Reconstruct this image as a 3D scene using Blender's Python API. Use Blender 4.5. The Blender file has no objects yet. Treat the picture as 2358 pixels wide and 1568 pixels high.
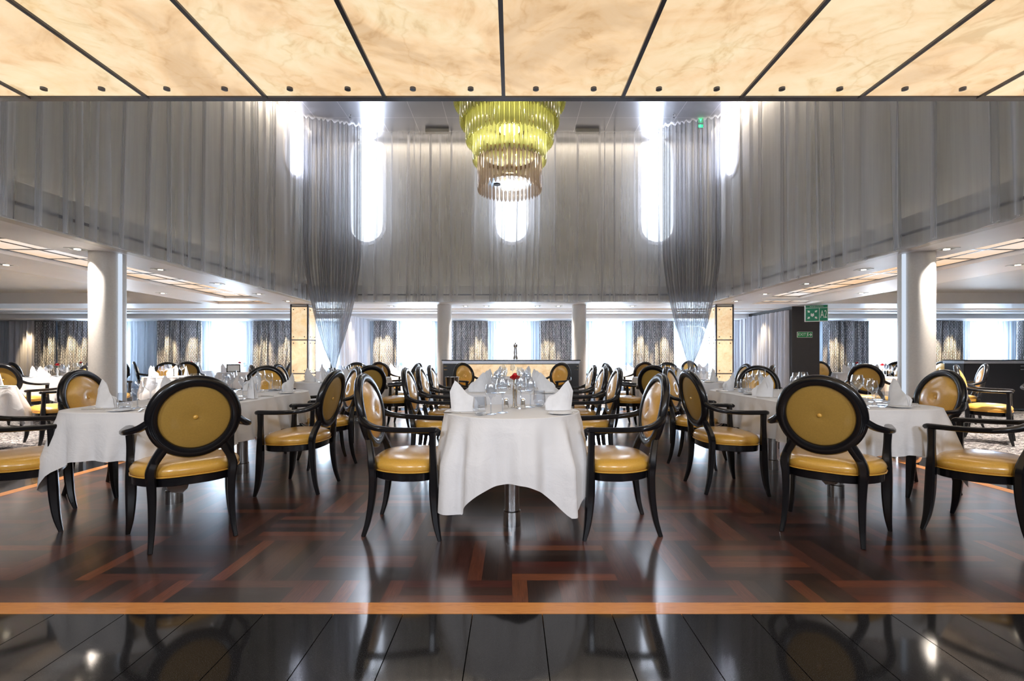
import bpy, math, random
from mathutils import Vector, Matrix

sc = bpy.context.scene
C = sc.collection
PI = math.pi
R = math.radians
sin, cos = math.sin, math.cos

# ------------------------------------------------------------------ camera
EYE = 1.11
F = 1126.0
cam_d = bpy.data.cameras.new('camera')
cam = bpy.data.objects.new('camera', cam_d)
C.objects.link(cam)
cam.location = (0, 0, EYE)
cam.rotation_euler = (PI / 2, 0, 0)
cam_d.sensor_width = 36
cam_d.lens = F / 2358 * 36
cam_d.shift_y = 37 / 2358
cam_d.clip_start = .05
cam_d.clip_end = 200
sc.camera = cam

# ------------------------------------------------------------------ view + world
sc.view_settings.view_transform = 'Standard'
sc.view_settings.look = 'None'
sc.view_settings.gamma = 1
sc.view_settings.use_curve_mapping = False
EX = 2.95
sc.view_settings.exposure = EX
EM = 2 ** -EX      # lit stone and lamps are set by how bright they show
sc.cycles.max_bounces = 8
sc.cycles.diffuse_bounces = 4
sc.cycles.glossy_bounces = 3
sc.cycles.transmission_bounces = 4
sc.cycles.transparent_max_bounces = 24
sc.cycles.caustics_reflective = False
sc.cycles.caustics_refractive = False
sc.cycles.sample_clamp_indirect = 4
sc.cycles.use_denoising = True

world = bpy.data.worlds.new('sky')
sc.world = world
world.use_nodes = True
wn = world.node_tree.nodes
wn['Background'].inputs[0].default_value = (.80, .91, 1, 1)
wn['Background'].inputs[1].default_value = .35


def light(kind, loc, energy, color=(1, 1, 1), rot=(0, 0, 0), size=.1, size_y=None, spot=60, blend=.6, name=None):
    d = bpy.data.lights.new(name or kind.lower() + '_light', kind)
    d.energy = energy
    d.color = color
    if kind == 'AREA':
        d.shape = 'RECTANGLE'
        d.size = size
        d.size_y = size_y or size
    elif kind == 'SPOT':
        d.spot_size = R(spot)
        d.spot_blend = blend
        d.shadow_soft_size = size
    else:
        d.shadow_soft_size = size
    o = bpy.data.objects.new(name or kind.lower() + '_light', d)
    o.location = loc
    o.rotation_euler = rot
    C.objects.link(o)
    return o


def aim(o, target):
    o.rotation_euler = (Vector(target) - o.location).to_track_quat('-Z', 'Y').to_euler()
    return o


DAY = (.76, .88, 1)
WARM = (1, .90, .80)
WIN_X = [-11.2, -7.95, -5.3, -2.64, 0.02, 2.64, 5.05, 7.9, 10.34, 13.2]      # lower windows
YB = 13.75                                                          # hull wall
# daylight arriving through the windows (lower row, upper row)
for wx in WIN_X:
    light('AREA', (wx, YB + .32, 1.25), 25, DAY, (R(-90), 0, 0), .8, 1.45, name='daylight_window')
for wx in (-2.98, 0, 2.98):
    light('AREA', (wx, 10.42, 4.5), 8, (.80, .86, 1), (R(-90), 0, 0), .66, 2.1, name='daylight_tall_window')
for s in (-1, 1):
    light('AREA', (s * 4.5, 9.1, 4.95), 8, (.74, .80, 1), (R(90), 0, R(90) * s), .6, .9, name='daylight_side_window')


# added neutral fill spots behind the camera, no lamps known there
for ax in (-3.2, -1.1, 1.1, 3.2):
    aim(light('SPOT', (ax, -.9, 2.30), 34, (.80, .88, 1), size=.30, spot=95, blend=1, name='fill_spot'), (ax * .8, 3.6, .3))
# warm cove strips above the curtains, shining down between curtain and wall
COVE = (1, .86, .70)
light('AREA', (0, 9.86, 5.52), 4.5, COVE, (0, 0, 0), 7.4, .12, name='cove_strip')
for s in (-1, 1):
    light('AREA', (s * 3.98, 6.2, 5.52), 14, COVE, (0, 0, 0), .12, 7.0, name='cove_strip')


# ------------------------------------------------------------------ nodes helpers
def mat(name):
    m = bpy.data.materials.new(name)
    m.use_nodes = True
    nt = m.node_tree
    for n in list(nt.nodes):
        nt.nodes.remove(n)
    out = nt.nodes.new('ShaderNodeOutputMaterial')
    return m, nt, out


def nd(nt, t, **kw):
    n = nt.nodes.new('ShaderNode' + t)
    for k, v in kw.items():
        if k.startswith('i_'):
            n.inputs[k[2:].replace('_', ' ')].default_value = v
        elif isinstance(k, str) and hasattr(n, k):
            setattr(n, k, v)
    return n


def L(nt, a, b):
    nt.links.new(a, b)


def ramp(nt, fac, stops, interp='LINEAR'):
    r = nt.nodes.new('ShaderNodeValToRGB')
    r.color_ramp.interpolation = interp
    el = r.color_ramp.elements
    while len(el) > 1:
        el.remove(el[-1])
    el[0].position = stops[0][0]
    el[0].color = (*stops[0][1], 1)
    for p, c in stops[1:]:
        e = el.new(p)
        e.color = (*c, 1)
    L(nt, fac, r.inputs[0])
    return r.outputs[0]


def noise(nt, vec, scale, detail=3, rough=.5, dist=0):
    n = nt.nodes.new('ShaderNodeTexNoise')
    n.inputs['Scale'].default_value = scale
    n.inputs['Detail'].default_value = detail
    n.inputs['Roughness'].default_value = rough
    n.inputs['Distortion'].default_value = dist
    if vec is not None:
        L(nt, vec, n.inputs['Vector'])
    return n.outputs[0]


def coord(nt, kind='Object', scale=None):
    t = nt.nodes.new('ShaderNodeTexCoord')
    o = t.outputs[kind]
    if scale:
        m = nt.nodes.new('ShaderNodeMapping')
        m.inputs['Scale'].default_value = scale
        L(nt, o, m.inputs[0])
        o = m.outputs[0]
    return o


def world_pos(nt, scale=None):
    g = nt.nodes.new('ShaderNodeNewGeometry')
    o = g.outputs['Position']
    if scale:
        m = nt.nodes.new('ShaderNodeMapping')
        m.inputs['Scale'].default_value = scale
        L(nt, o, m.inputs[0])
        o = m.outputs[0]
    return o


def bsdf(nt, out, color=(.8, .8, .8), rough=.5, metal=0, coat=0, spec=.5, coat_rough=.05):
    b = nt.nodes.new('ShaderNodeBsdfPrincipled')
    b.inputs['Base Color'].default_value = (*color, 1)
    b.inputs['Roughness'].default_value = rough
    b.inputs['Metallic'].default_value = metal
    b.inputs['Coat Weight'].default_value = coat
    b.inputs['Coat Roughness'].default_value = coat_rough
    b.inputs['Specular IOR Level'].default_value = spec
    L(nt, b.outputs[0], out.inputs[0])
    return b


def bump(nt, b, h, strength=.2, dist=.01):
    n = nt.nodes.new('ShaderNodeBump')
    n.inputs['Strength'].default_value = strength
    n.inputs['Distance'].default_value = dist
    L(nt, h, n.inputs['Height'])
    L(nt, n.outputs[0], b.inputs['Normal'])


def math_n(nt, op, a, b=None):
    n = nt.nodes.new('ShaderNodeMath')
    n.operation = op
    for i, v in enumerate((a, b)):
        if v is None:
            continue
        if isinstance(v, (int, float)):
            n.inputs[i].default_value = v
        else:
            L(nt, v, n.inputs[i])
    return n.outputs[0]


def simple(name, color, rough=.5, metal=0, coat=0, nscale=40, namt=.06, bmp=0, spec=.5, coat_rough=.05):
    m, nt, out = mat(name)
    b = bsdf(nt, out, color, rough, metal, coat, spec, coat_rough)
    f = noise(nt, coord(nt), nscale, 3)
    lo = tuple(c * (1 - namt) for c in color)
    hi = tuple(min(1, c * (1 + namt)) for c in color)
    L(nt, ramp(nt, f, [(.3, lo), (.7, hi)]), b.inputs['Base Color'])
    if bmp:
        bump(nt, b, f, bmp, .004)
    return m


M = {}
M['black'] = simple('black_lacquer', (.006, .006, .008), .26, coat=.25, coat_rough=.10, spec=.35)
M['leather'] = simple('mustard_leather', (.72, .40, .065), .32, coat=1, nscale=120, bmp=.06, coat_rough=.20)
M['leather_shaded'] = simple('mustard_leather_shaded', (.42, .255, .055), .42, coat=.1, nscale=120, bmp=.08)  # darker copy of the leather: shade on the chair backs put into the colour
M['steel'] = simple('brushed_steel', (.55, .55, .56), .22, 1)
M['dark_steel'] = simple('dark_steel', (.10, .10, .115), .30, .7)
M['silver'] = simple('polished_silver', (.86, .84, .80), .12, 1)
M['pale_metal'] = simple('pale_metal', (.62, .65, .72), .3, .35)
M['chrome'] = simple('chrome', (.8, .8, .82), .08, 1)
M['white_paint'] = simple('white_paint', (.88, .88, .89), .45, nscale=3, namt=.02)
M['beige_paint'] = simple('beige_paint', (.76, .72, .66), .5, nscale=3, namt=.02)
M['fascia'] = simple('fascia_paint', (.62, .61, .58), .45, nscale=3, namt=.03)
M['porcelain'] = simple('porcelain', (.82, .82, .82), .12, coat=.6)
M['dark_wall'] = simple('charcoal_wall', (.045, .043, .045), .55, nscale=12)
M['console_black'] = simple('console_black', (.022, .022, .026), .30, coat=.3)
M['brown_wood'] = simple('brown_wood', (.13, .045, .018), .35, coat=.3, nscale=14, namt=.3)
M['green_sign'] = simple('sign_green', (.0, .22, .12), .4)
M['green_exit'] = simple('exit_green', (.0, .26, .07), .4)
M['white_sign'] = simple('sign_white', (.85, .88, .88), .4)
M['black_plastic'] = simple('black_plastic', (.02, .02, .02), .4)
M['petal'] = simple('rose_petal', (.55, .005, .012), .5, nscale=60, namt=.3)
M['stem'] = simple('rose_stem', (.03, .14, .03), .5)
M['gold_ring'] = simple('bronze_metal', (.30, .17, .08), .3, .9)

# linen
m, nt, out = mat('white_linen')
b = bsdf(nt, out, (.80, .80, .82), .75, spec=.2)
w2 = noise(nt, coord(nt), 5, 5, .55, .6)
bump(nt, b, w2, .5, .025)
M['linen'] = m

# linen napkin
M['napkin'] = simple('napkin_linen', (.80, .81, .84), .7, nscale=30, namt=.03, bmp=.1, spec=.2)


def glass_mat(name, tint=(1, 1, 1), base=.05, edge=.75, rough=.02):
    m, nt, out = mat(name)
    t = nd(nt, 'BsdfTransparent'); t.inputs[0].default_value = (*tint, 1)
    g = nd(nt, 'BsdfGlossy'); g.inputs['Roughness'].default_value = rough
    g.inputs[0].default_value = (1, 1, 1, 1)
    lw = nd(nt, 'LayerWeight'); lw.inputs[0].default_value = .35
    f = math_n(nt, 'ADD', math_n(nt, 'MULTIPLY', lw.outputs['Facing'], edge), base)
    f = math_n(nt, 'ADD', math_n(nt, 'POWER', lw.outputs['Facing'], 1.5), .09)
    f = math_n(nt, 'MULTIPLY', f, edge)
    mx = nd(nt, 'MixShader')
    L(nt, f, mx.inputs[0]); L(nt, t.outputs[0], mx.inputs[1]); L(nt, g.outputs[0], mx.inputs[2])
    L(nt, mx.outputs[0], out.inputs[0])
    return m


M['glass'] = glass_mat('drinking_glass', (.88, .91, .95), .22, .95, .05)
M['pane'] = glass_mat('window_glass', (.98, .99, 1), .05, .4)


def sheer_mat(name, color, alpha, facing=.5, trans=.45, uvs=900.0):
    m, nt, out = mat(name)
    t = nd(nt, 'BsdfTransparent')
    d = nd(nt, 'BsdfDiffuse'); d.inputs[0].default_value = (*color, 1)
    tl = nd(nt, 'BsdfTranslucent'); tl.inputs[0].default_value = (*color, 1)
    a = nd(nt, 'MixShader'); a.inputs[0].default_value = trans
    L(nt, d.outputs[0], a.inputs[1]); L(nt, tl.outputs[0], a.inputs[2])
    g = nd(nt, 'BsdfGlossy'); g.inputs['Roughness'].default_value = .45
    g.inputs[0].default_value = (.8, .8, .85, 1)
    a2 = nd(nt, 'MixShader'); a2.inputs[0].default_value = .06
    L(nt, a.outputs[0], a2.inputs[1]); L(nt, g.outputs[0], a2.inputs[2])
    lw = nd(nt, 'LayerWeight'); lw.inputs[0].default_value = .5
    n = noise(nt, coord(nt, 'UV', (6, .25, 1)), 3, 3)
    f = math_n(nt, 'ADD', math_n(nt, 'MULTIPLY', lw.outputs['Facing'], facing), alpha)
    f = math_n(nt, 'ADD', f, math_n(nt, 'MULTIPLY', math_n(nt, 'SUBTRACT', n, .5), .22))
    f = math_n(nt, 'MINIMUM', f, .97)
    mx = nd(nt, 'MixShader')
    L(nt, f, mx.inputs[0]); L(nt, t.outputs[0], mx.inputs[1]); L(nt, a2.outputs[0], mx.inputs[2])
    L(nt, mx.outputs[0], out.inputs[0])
    return m


M['sheer'] = sheer_mat('grey_sheer_voile', (.68, .68, .70), .30, .52, .45)
M['sheer_dark'] = sheer_mat('grey_drape_voile', (.36, .36, .38), .60, .38, .25)
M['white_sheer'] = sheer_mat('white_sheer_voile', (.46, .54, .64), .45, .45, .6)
M['silver_sheer'] = sheer_mat('silver_sheer_voile', (.78, .78, .84), .70, .3, .3)

# patterned curtain: short upright white dashes on charcoal
m, nt, out = mat('dash_curtain')
b = bsdf(nt, out, rough=.5)
mp = nt.nodes.new('ShaderNodeMapping')
mp.inputs['Rotation'].default_value = (0, 0, R(90))
L(nt, coord(nt, 'UV'), mp.inputs[0])
br = nt.nodes.new('ShaderNodeTexBrick')
br.offset = .5
br.inputs['Scale'].default_value = 1
br.inputs['Brick Width'].default_value = .085
br.inputs['Row Height'].default_value = .027
br.inputs['Mortar Size'].default_value = .0064
br.inputs['Mortar Smooth'].default_value = .1
br.inputs['Color1'].default_value = (.95, .95, .96, 1)
br.inputs['Color2'].default_value = (.48, .49, .52, 1)
br.inputs['Mortar'].default_value = (.022, .024, .034, 1)
br.inputs['Bias'].default_value = -.1
dn = nt.nodes.new('ShaderNodeTexNoise'); dn.inputs['Scale'].default_value = 5
L(nt, mp.outputs[0], dn.inputs[0])
dv = nd(nt, 'VectorMath'); dv.operation = 'MULTIPLY_ADD'
L(nt, dn.outputs[1], dv.inputs[0]); dv.inputs[1].default_value = (.05, .035, 0); L(nt, mp.outputs[0], dv.inputs[2])
L(nt, dv.outputs[0], br.inputs[0])
L(nt, br.outputs[0], b.inputs['Base Color'])
M['dash'] = m


# onyx: warm lit stone
def onyx(name, strength, scale=1.0, tint=(1, 1, 1)):
    m, nt, out = mat(name)
    oi = nd(nt, 'ObjectInfo')
    va = nd(nt, 'VectorMath'); va.operation = 'MULTIPLY_ADD'
    L(nt, oi.outputs['Location'], va.inputs[0]); va.inputs[1].default_value = (3.7, 2.3, 1); L(nt, world_pos(nt), va.inputs[2])
    v = va.outputs[0]
    n1 = noise(nt, v, 1.2 * scale, 9, .60, 1.1)
    n2 = noise(nt, v, 4.0 * scale, 9, .68, 2.2)
    vor = nt.nodes.new('ShaderNodeTexVoronoi')
    vor.feature = 'DISTANCE_TO_EDGE'
    vor.inputs['Scale'].default_value = 1.3 * scale
    nv = nt.nodes.new('ShaderNodeTexNoise'); nv.inputs['Scale'].default_value = 3 * scale
    nv.inputs['Detail'].default_value = 7
    L(nt, v, nv.inputs[0])
    ad = nd(nt, 'VectorMath'); ad.operation = 'MULTIPLY_ADD'
    L(nt, nv.outputs[1], ad.inputs[0]); ad.inputs[1].default_value = (.9, .9, .9); L(nt, v, ad.inputs[2])
    L(nt, ad.outputs[0], vor.inputs['Vector'])
    vein = ramp(nt, vor.outputs['Distance'], [(0, (.90, .86, .80)), (.02, (1, 1, 1))])
    T = lambda c: tuple(x * y for x, y in zip(c, tint))
    c1 = ramp(nt, n1, [(.30, T((1.0, .70, .36))), (.44, T((1.0, .82, .54))), (.56, T((.98, .70, .42))), (.64, T((.80, .56, .33)))])
    c2 = ramp(nt, n2, [(.44, (1, 1, 1)), (.56, (.96, .92, .86)), (.66, (.80, .72, .62))])
    mul = nd(nt, 'Mix'); mul.data_type = 'RGBA'; mul.blend_type = 'MULTIPLY'; mul.inputs[0].default_value = 1
    L(nt, c1, mul.inputs[6]); L(nt, c2, mul.inputs[7])
    mul2 = nd(nt, 'Mix'); mul2.data_type = 'RGBA'; mul2.blend_type = 'MULTIPLY'; mul2.inputs[0].default_value = 1
    L(nt, mul.outputs[2], mul2.inputs[6]); L(nt, vein, mul2.inputs[7])
    b = bsdf(nt, out, (.5, .4, .28), .2)
    b.inputs['Base Color'].default_value = (.12, .10, .07, 1)
    L(nt, mul2.outputs[2], b.inputs['Emission Color'])
    b.inputs['Emission Strength'].default_value = strength
    return m


M['onyx'] = onyx('lit_onyx', .98 * EM)
M['onyx_small'] = onyx('lit_onyx_small', .95 * EM, 2.4)



def emit(name, color, strength):
    m, nt, out = mat(name)
    e = nd(nt, 'Emission')
    e.inputs[0].default_value = (*color, 1)
    e.inputs[1].default_value = strength
    L(nt, e.outputs[0], out.inputs[0])
    return m


m, nt, out = mat('lit_strip_panel')
e = nd(nt, 'Emission'); e.inputs[1].default_value = 1.0 * EM
L(nt, ramp(nt, noise(nt, world_pos(nt), 1.1, 3, .5, .6), [(.35, (1, .66, .40)), (.55, (1, .82, .68)), (.7, (.95, .92, .92))]), e.inputs[0])
L(nt, e.outputs[0], out.inputs[0])
M['onyx_strip'] = m
M['lamp'] = emit('lamp_glow', (1, .84, .62), 1.2)
M['lamp_green'] = emit('green_lamp_glow', (.0, 1, .30), 1.2)

# parquet
m, nt, out = mat('parquet')
v = world_pos(nt)
sep = nd(nt, 'SeparateXYZ'); L(nt, v, sep.inputs[0])
CELL, PL = .525, .075
fx = math_n(nt, 'DIVIDE', sep.outputs[0], CELL); fy = math_n(nt, 'DIVIDE', math_n(nt, 'ADD', sep.outputs[1], .2), CELL)
ix, iy = math_n(nt, 'FLOOR', fx), math_n(nt, 'FLOOR', fy)
par = math_n(nt, 'FLOORED_MODULO', math_n(nt, 'ADD', ix, iy), 2)
px = math_n(nt, 'DIVIDE', sep.outputs[0], PL); py = math_n(nt, 'DIVIDE', math_n(nt, 'ADD', sep.outputs[1], .2), PL)
sel = nd(nt, 'Mix'); sel.data_type = 'FLOAT'
L(nt, par, sel.inputs[0]); L(nt, px, sel.inputs[2]); L(nt, py, sel.inputs[3])
pi_ = math_n(nt, 'FLOOR', sel.outputs[0])
cmb = nd(nt, 'CombineXYZ'); L(nt, ix, cmb.inputs[0]); L(nt, iy, cmb.inputs[1]); L(nt, pi_, cmb.inputs[2])
wnz = nd(nt, 'TexWhiteNoise'); L(nt, cmb.outputs[0], wnz.inputs[0])
base = ramp(nt, wnz.outputs[0], [(0, (.014, .009, .008)), (.22, (.026, .014, .011)), (.42, (.046, .018, .012)), (.56, (.105, .030, .015)),
                                 (.70, (.030, .020, .017)), (.82, (.060, .015, .011)), (.94, (.150, .048, .020)), (1, (.020, .013, .011))])
mpx = nd(nt, 'Mapping'); mpx.inputs['Scale'].default_value = (34, 1.6, 1); L(nt, v, mpx.inputs[0])
mpy = nd(nt, 'Mapping'); mpy.inputs['Scale'].default_value = (1.6, 34, 1); L(nt, v, mpy.inputs[0])
mv = nd(nt, 'Mix'); mv.data_type = 'VECTOR'
L(nt, par, mv.inputs[0]); L(nt, mpx.outputs[0], mv.inputs[4]); L(nt, mpy.outputs[0], mv.inputs[5])
gr = noise(nt, mv.outputs[1], 1.6, 4, .6, .3)
grc = ramp(nt, gr, [(.3, (.82, .82, .82)), (.55, (1.05, 1.05, 1.05)), (.75, (.92, .92, .92))])
mul = nd(nt, 'Mix'); mul.data_type = 'RGBA'; mul.blend_type = 'MULTIPLY'; mul.inputs[0].default_value = 1
fg = nd(nt, 'VectorMath'); fg.operation = 'MULTIPLY'; fg.inputs[1].default_value = (3.2, 3.2, 1)
L(nt, mv.outputs[1], fg.inputs[0])
fine = ramp(nt, noise(nt, fg.outputs[0], 2.0, 5, .7, .5), [(.35, (.75, .73, .73)), (.6, (1.5, 1.5, 1.5))])
mul0 = nd(nt, 'Mix'); mul0.data_type = 'RGBA'; mul0.blend_type = 'MULTIPLY'; mul0.inputs[0].default_value = 1
L(nt, grc, mul0.inputs[6]); L(nt, fine, mul0.inputs[7])
fr0 = math_n(nt, 'FRACT', sel.outputs[0])
sm0 = math_n(nt, 'GREATER_THAN', math_n(nt, 'ABSOLUTE', math_n(nt, 'SUBTRACT', fr0, .5)), .482)
sm1 = math_n(nt, 'SUBTRACT', 1, math_n(nt, 'MULTIPLY', sm0, .6))
vs = nd(nt, 'VectorMath'); vs.operation = 'SCALE'; L(nt, mul0.outputs[2], vs.inputs[0]); L(nt, sm1, vs.inputs['Scale'])
L(nt, base, mul.inputs[6]); L(nt, vs.outputs[0], mul.inputs[7])
b = bsdf(nt, out, rough=.28, spec=.7, coat=1, coat_rough=.19)
b.inputs['Coat IOR'].default_value = 1.85
L(nt, mul.outputs[2], b.inputs['Base Color'])

fr = math_n(nt, 'FRACT', sel.outputs[0])
seam = math_n(nt, 'GREATER_THAN', math_n(nt, 'ABSOLUTE', math_n(nt, 'SUBTRACT', fr, .5)), .485)

M['parquet'] = m

# pale wood strip
m, nt, out = mat('oak_strip')
b = bsdf(nt, out, rough=.3, coat=.3)
L(nt, ramp(nt, noise(nt, world_pos(nt, (2, 26, 1)), 3, 6, .6, 1), [(.3, (.42, .15, .035)), (.5, (.62, .26, .07)), (.7, (.50, .19, .05))]), b.inputs['Base Color'])
M['oak'] = m

# granite
m, nt, out = mat('black_granite')
v = world_pos(nt)
b = bsdf(nt, out, rough=.07, spec=.30)
sp = noise(nt, v, 420, 2, .7)
L(nt, ramp(nt, sp, [(.45, (.009, .009, .010)), (.60, (.016, .016, .018)), (.66, (.06, .06, .065)), (.75, (.12, .12, .13))]), b.inputs['Base Color'])
M['granite'] = m
M['granite_joint'] = simple('granite_joint', (.20, .19, .18), .6)

# carpet
m, nt, out = mat('patterned_carpet')
b = bsdf(nt, out, rough=.95, spec=.1)
n = noise(nt, world_pos(nt, (7, 22, 1)), 2.2, 3, .7, .8)
L(nt, ramp(nt, n, [(.40, (.015, .015, .02)), (.50, (.06, .055, .06)), (.53, (.55, .54, .52)), (.60, (.30, .24, .23)), (.64, (.03, .03, .035))]), b.inputs['Base Color'])
M['carpet'] = m

# atrium ceiling: satin metal tiles
m, nt, out = mat('metal_ceiling_tiles')
b = bsdf(nt, out, rough=.30, metal=.75)
br = nt.nodes.new('ShaderNodeTexBrick')
br.offset = 0
br.inputs['Scale'].default_value = 1
br.inputs['Brick Width'].default_value = .61
br.inputs['Row Height'].default_value = .70
br.inputs['Mortar Size'].default_value = .004
br.inputs['Color1'].default_value = (.40, .41, .45, 1)
br.inputs['Color2'].default_value = (.38, .39, .43, 1)
br.inputs['Mortar'].default_value = (.72, .72, .75, 1)
L(nt, world_pos(nt), br.inputs[0])
L(nt, br.outputs[0], b.inputs['Base Color'])
M['metal_tiles'] = m

# column plaster
M['column'] = simple('column_plaster', (.70, .68, .65), .42, nscale=60, namt=.04, bmp=.05)


# chandelier glass
def rod_mat(name, color, trans, tl):
    m, nt, out = mat(name)
    t = nd(nt, 'BsdfTransparent'); t.inputs[0].default_value = (*[min(1, .35 + .65 * c) for c in color], 1)
    d = nd(nt, 'BsdfTranslucent'); d.inputs[0].default_value = (*color, 1)
    d2 = nd(nt, 'BsdfDiffuse'); d2.inputs[0].default_value = (*color, 1)
    a = nd(nt, 'MixShader'); a.inputs[0].default_value = .35
    L(nt, d.outputs[0], a.inputs[1]); L(nt, d2.outputs[0], a.inputs[2])
    g = nd(nt, 'BsdfGlossy'); g.inputs['Roughness'].default_value = .08
    bb = nd(nt, 'MixShader')
    lw = nd(nt, 'LayerWeight'); lw.inputs[0].default_value = .4
    L(nt, math_n(nt, 'ADD', math_n(nt, 'MULTIPLY', lw.outputs['Facing'], .5), .12), bb.inputs[0])
    L(nt, a.outputs[0], bb.inputs[1]); L(nt, g.outputs[0], bb.inputs[2])
    mx = nd(nt, 'MixShader'); mx.inputs[0].default_value = trans
    L(nt, bb.outputs[0], mx.inputs[1]); L(nt, t.outputs[0], mx.inputs[2])
    L(nt, mx.outputs[0], out.inputs[0])
    return m


M['rod_lime'] = rod_mat('lime_glass_rod', (.86, .85, .44), .26, .5)
M['rod_clear'] = rod_mat('smoky_glass_rod', (.56, .46, .38), .55, .5)


# ------------------------------------------------------------------ mesh builder
class MB:
    def __init__(s):
        s.v, s.f, s.uv = [], [], None

    def box(s, x0, x1, y0, y1, z0, z1):
        n = len(s.v)
        s.v += [(x, y, z) for z in (z0, z1) for y in (y0, y1) for x in (x0, x1)]
        for q in ((0, 2, 3, 1), (4, 5, 7, 6), (0, 1, 5, 4), (2, 6, 7, 3), (0, 4, 6, 2), (1, 3, 7, 5)):
            s.f.append(tuple(n + i for i in q))
        return s

    def rings(s, rr, cap0=True, cap1=True, closed=True):
        """loft successive rings (lists of points, all same length)"""
        n0 = len(s.v)
        k = len(rr[0])
        for r in rr:
            s.v += [tuple(p) for p in r]
        for i in range(len(rr) - 1):
            for j in range(k if closed else k - 1):
                a = n0 + i * k + j
                b_ = n0 + i * k + (j + 1) % k
                s.f.append((a, b_, b_ + k, a + k))
        if cap0:
            s.f.append(tuple(n0 + j for j in reversed(range(k))))
        if cap1:
            s.f.append(tuple(n0 + (len(rr) - 1) * k + j for j in range(k)))
        return s

    def lathe(s, prof, n=24, cx=0, cy=0, cap0=True, cap1=True, arc=None):
        rr = [[(cx + r * cos(2 * PI * j / n), cy + r * sin(2 * PI * j / n), z) for j in range(n)] for r, z in prof]
        return s.rings(rr, cap0, cap1)

    def sweep(s, pts, wh, up=(0, 0, 1), n=8, sq=.6, closed=False):
        """tube along pts; wh = list of (half width, half height); sq<1 squarer"""
        P = [Vector(p) for p in pts]
        up = Vector(up)
        rr = []
        N = len(P)
        for i, p in enumerate(P):
            if closed:
                t = (P[(i + 1) % N] - P[i - 1]).normalized()
            else:
                t = (P[min(i + 1, N - 1)] - P[max(i - 1, 0)]).normalized()
            side = t.cross(up)
            side = side.normalized() if side.length > 1e-6 else Vector((1, 0, 0))
            u2 = side.cross(t).normalized()
            w, h = wh[i] if isinstance(wh, list) else wh
            ring = []
            for j in range(n):
                a = 2 * PI * (j + .5) / n
                cx, cy = cos(a), sin(a)
                cx = math.copysign(abs(cx) ** sq, cx)
                cy = math.copysign(abs(cy) ** sq, cy)
                ring.append(p + side * (w * cx) + u2 * (h * cy))
            rr.append(ring)
        if closed:
            rr.append(rr[0])
            return s.rings(rr, False, False)
        return s.rings(rr)

    def obj(s, name, material, parent=None, smooth=True, bevel=0, sub=0, angle=40):
        me = bpy.data.meshes.new(name)
        me.from_pydata([tuple(p) for p in s.v], [], s.f)
        me.update()
        if s.uv:
            ul = me.uv_layers.new(name='UVMap')
            for lp in me.loops:
                ul.data[lp.index].uv = s.uv[lp.vertex_index]
        me.materials.append(material if not isinstance(material, str) else M[material])
        if smooth:
            me.polygons.foreach_set('use_smooth', [True] * len(me.polygons))
            if angle:
                try:
                    me.set_sharp_from_angle(angle=R(angle))
                except Exception:
                    pass
        o = bpy.data.objects.new(name, me)
        C.objects.link(o)
        if parent:
            o.parent = parent
        if bevel:
            md = o.modifiers.new('bevel', 'BEVEL')
            md.width = bevel
            md.segments = 2
            md.limit_method = 'ANGLE'
        if sub:
            md = o.modifiers.new('sub', 'SUBSURF')
            md.levels = md.render_levels = sub
        return o


def smoothpath(pts, k=4):
    """Catmull-Rom through tuples of any length"""
    out_ = []
    n = len(pts)
    for i in range(n - 1):
        p0, p1, p2, p3 = pts[max(i - 1, 0)], pts[i], pts[i + 1], pts[min(i + 2, n - 1)]
        for j in range(k):
            t = j / k
            out_.append(tuple(.5 * ((2 * b_) + (-a + c) * t + (2 * a - 5 * b_ + 4 * c - d) * t * t + (-a + 3 * b_ - 3 * c + d) * t ** 3)
                              for a, b_, c, d in zip(p0, p1, p2, p3)))
    out_.append(tuple(pts[-1]))
    return out_


def thing(name, label, cat, loc=(0, 0, 0), rz=0, group=None):
    o = bpy.data.objects.new(name, None)
    C.objects.link(o)
    o.empty_display_size = .1
    o.location = loc
    o.rotation_euler = (0, 0, rz)
    return tag(o, label, cat, group)


def tag(o, label, cat, group=None):
    o['label'] = label
    o['category'] = cat
    if group:
        o['group'] = group
    return o


def struct(o, label=None):
    o['kind'] = 'structure'
    if label:
        o['label'] = label
    return o


def dup(root, loc, rz, label, group=None):
    r = root.copy()
    C.objects.link(r)
    r.location = loc
    r.rotation_euler = (0, 0, rz)
    r['label'] = label
    if group:
        r['group'] = group
    kids = [o for o in root.children]
    for ch in kids:
        c = ch.copy()
        C.objects.link(c)
        c.parent = r
        for g in ch.children:
            d = g.copy()
            C.objects.link(d)
            d.parent = c
    return r


class Kind:
    """first placement moves the prototype, later ones copy it"""
    def __init__(s, make):
        s.make, s.root = make, None

    def place(s, loc, rz, label, group=None):
        if s.root is None:
            s.root = s.make()
            s.root.location = loc
            s.root.rotation_euler = (0, 0, rz)
            s.root['label'] = label
            if group:
                s.root['group'] = group
            return s.root
        return dup(s.root, loc, rz, label, group)


# ------------------------------------------------------------------ setting: floors
ZC = 2.20          # low ceiling
XA = 3.98          # atrium half width at the ceiling edge
YA0, YA1 = 2.44, 9.75   # atrium front / back
ZT = 5.555         # atrium ceiling
RX = 14.5
WF = 4.06          # wood floor half width
WY0, WY1 = 2.205, 9.9

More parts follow.
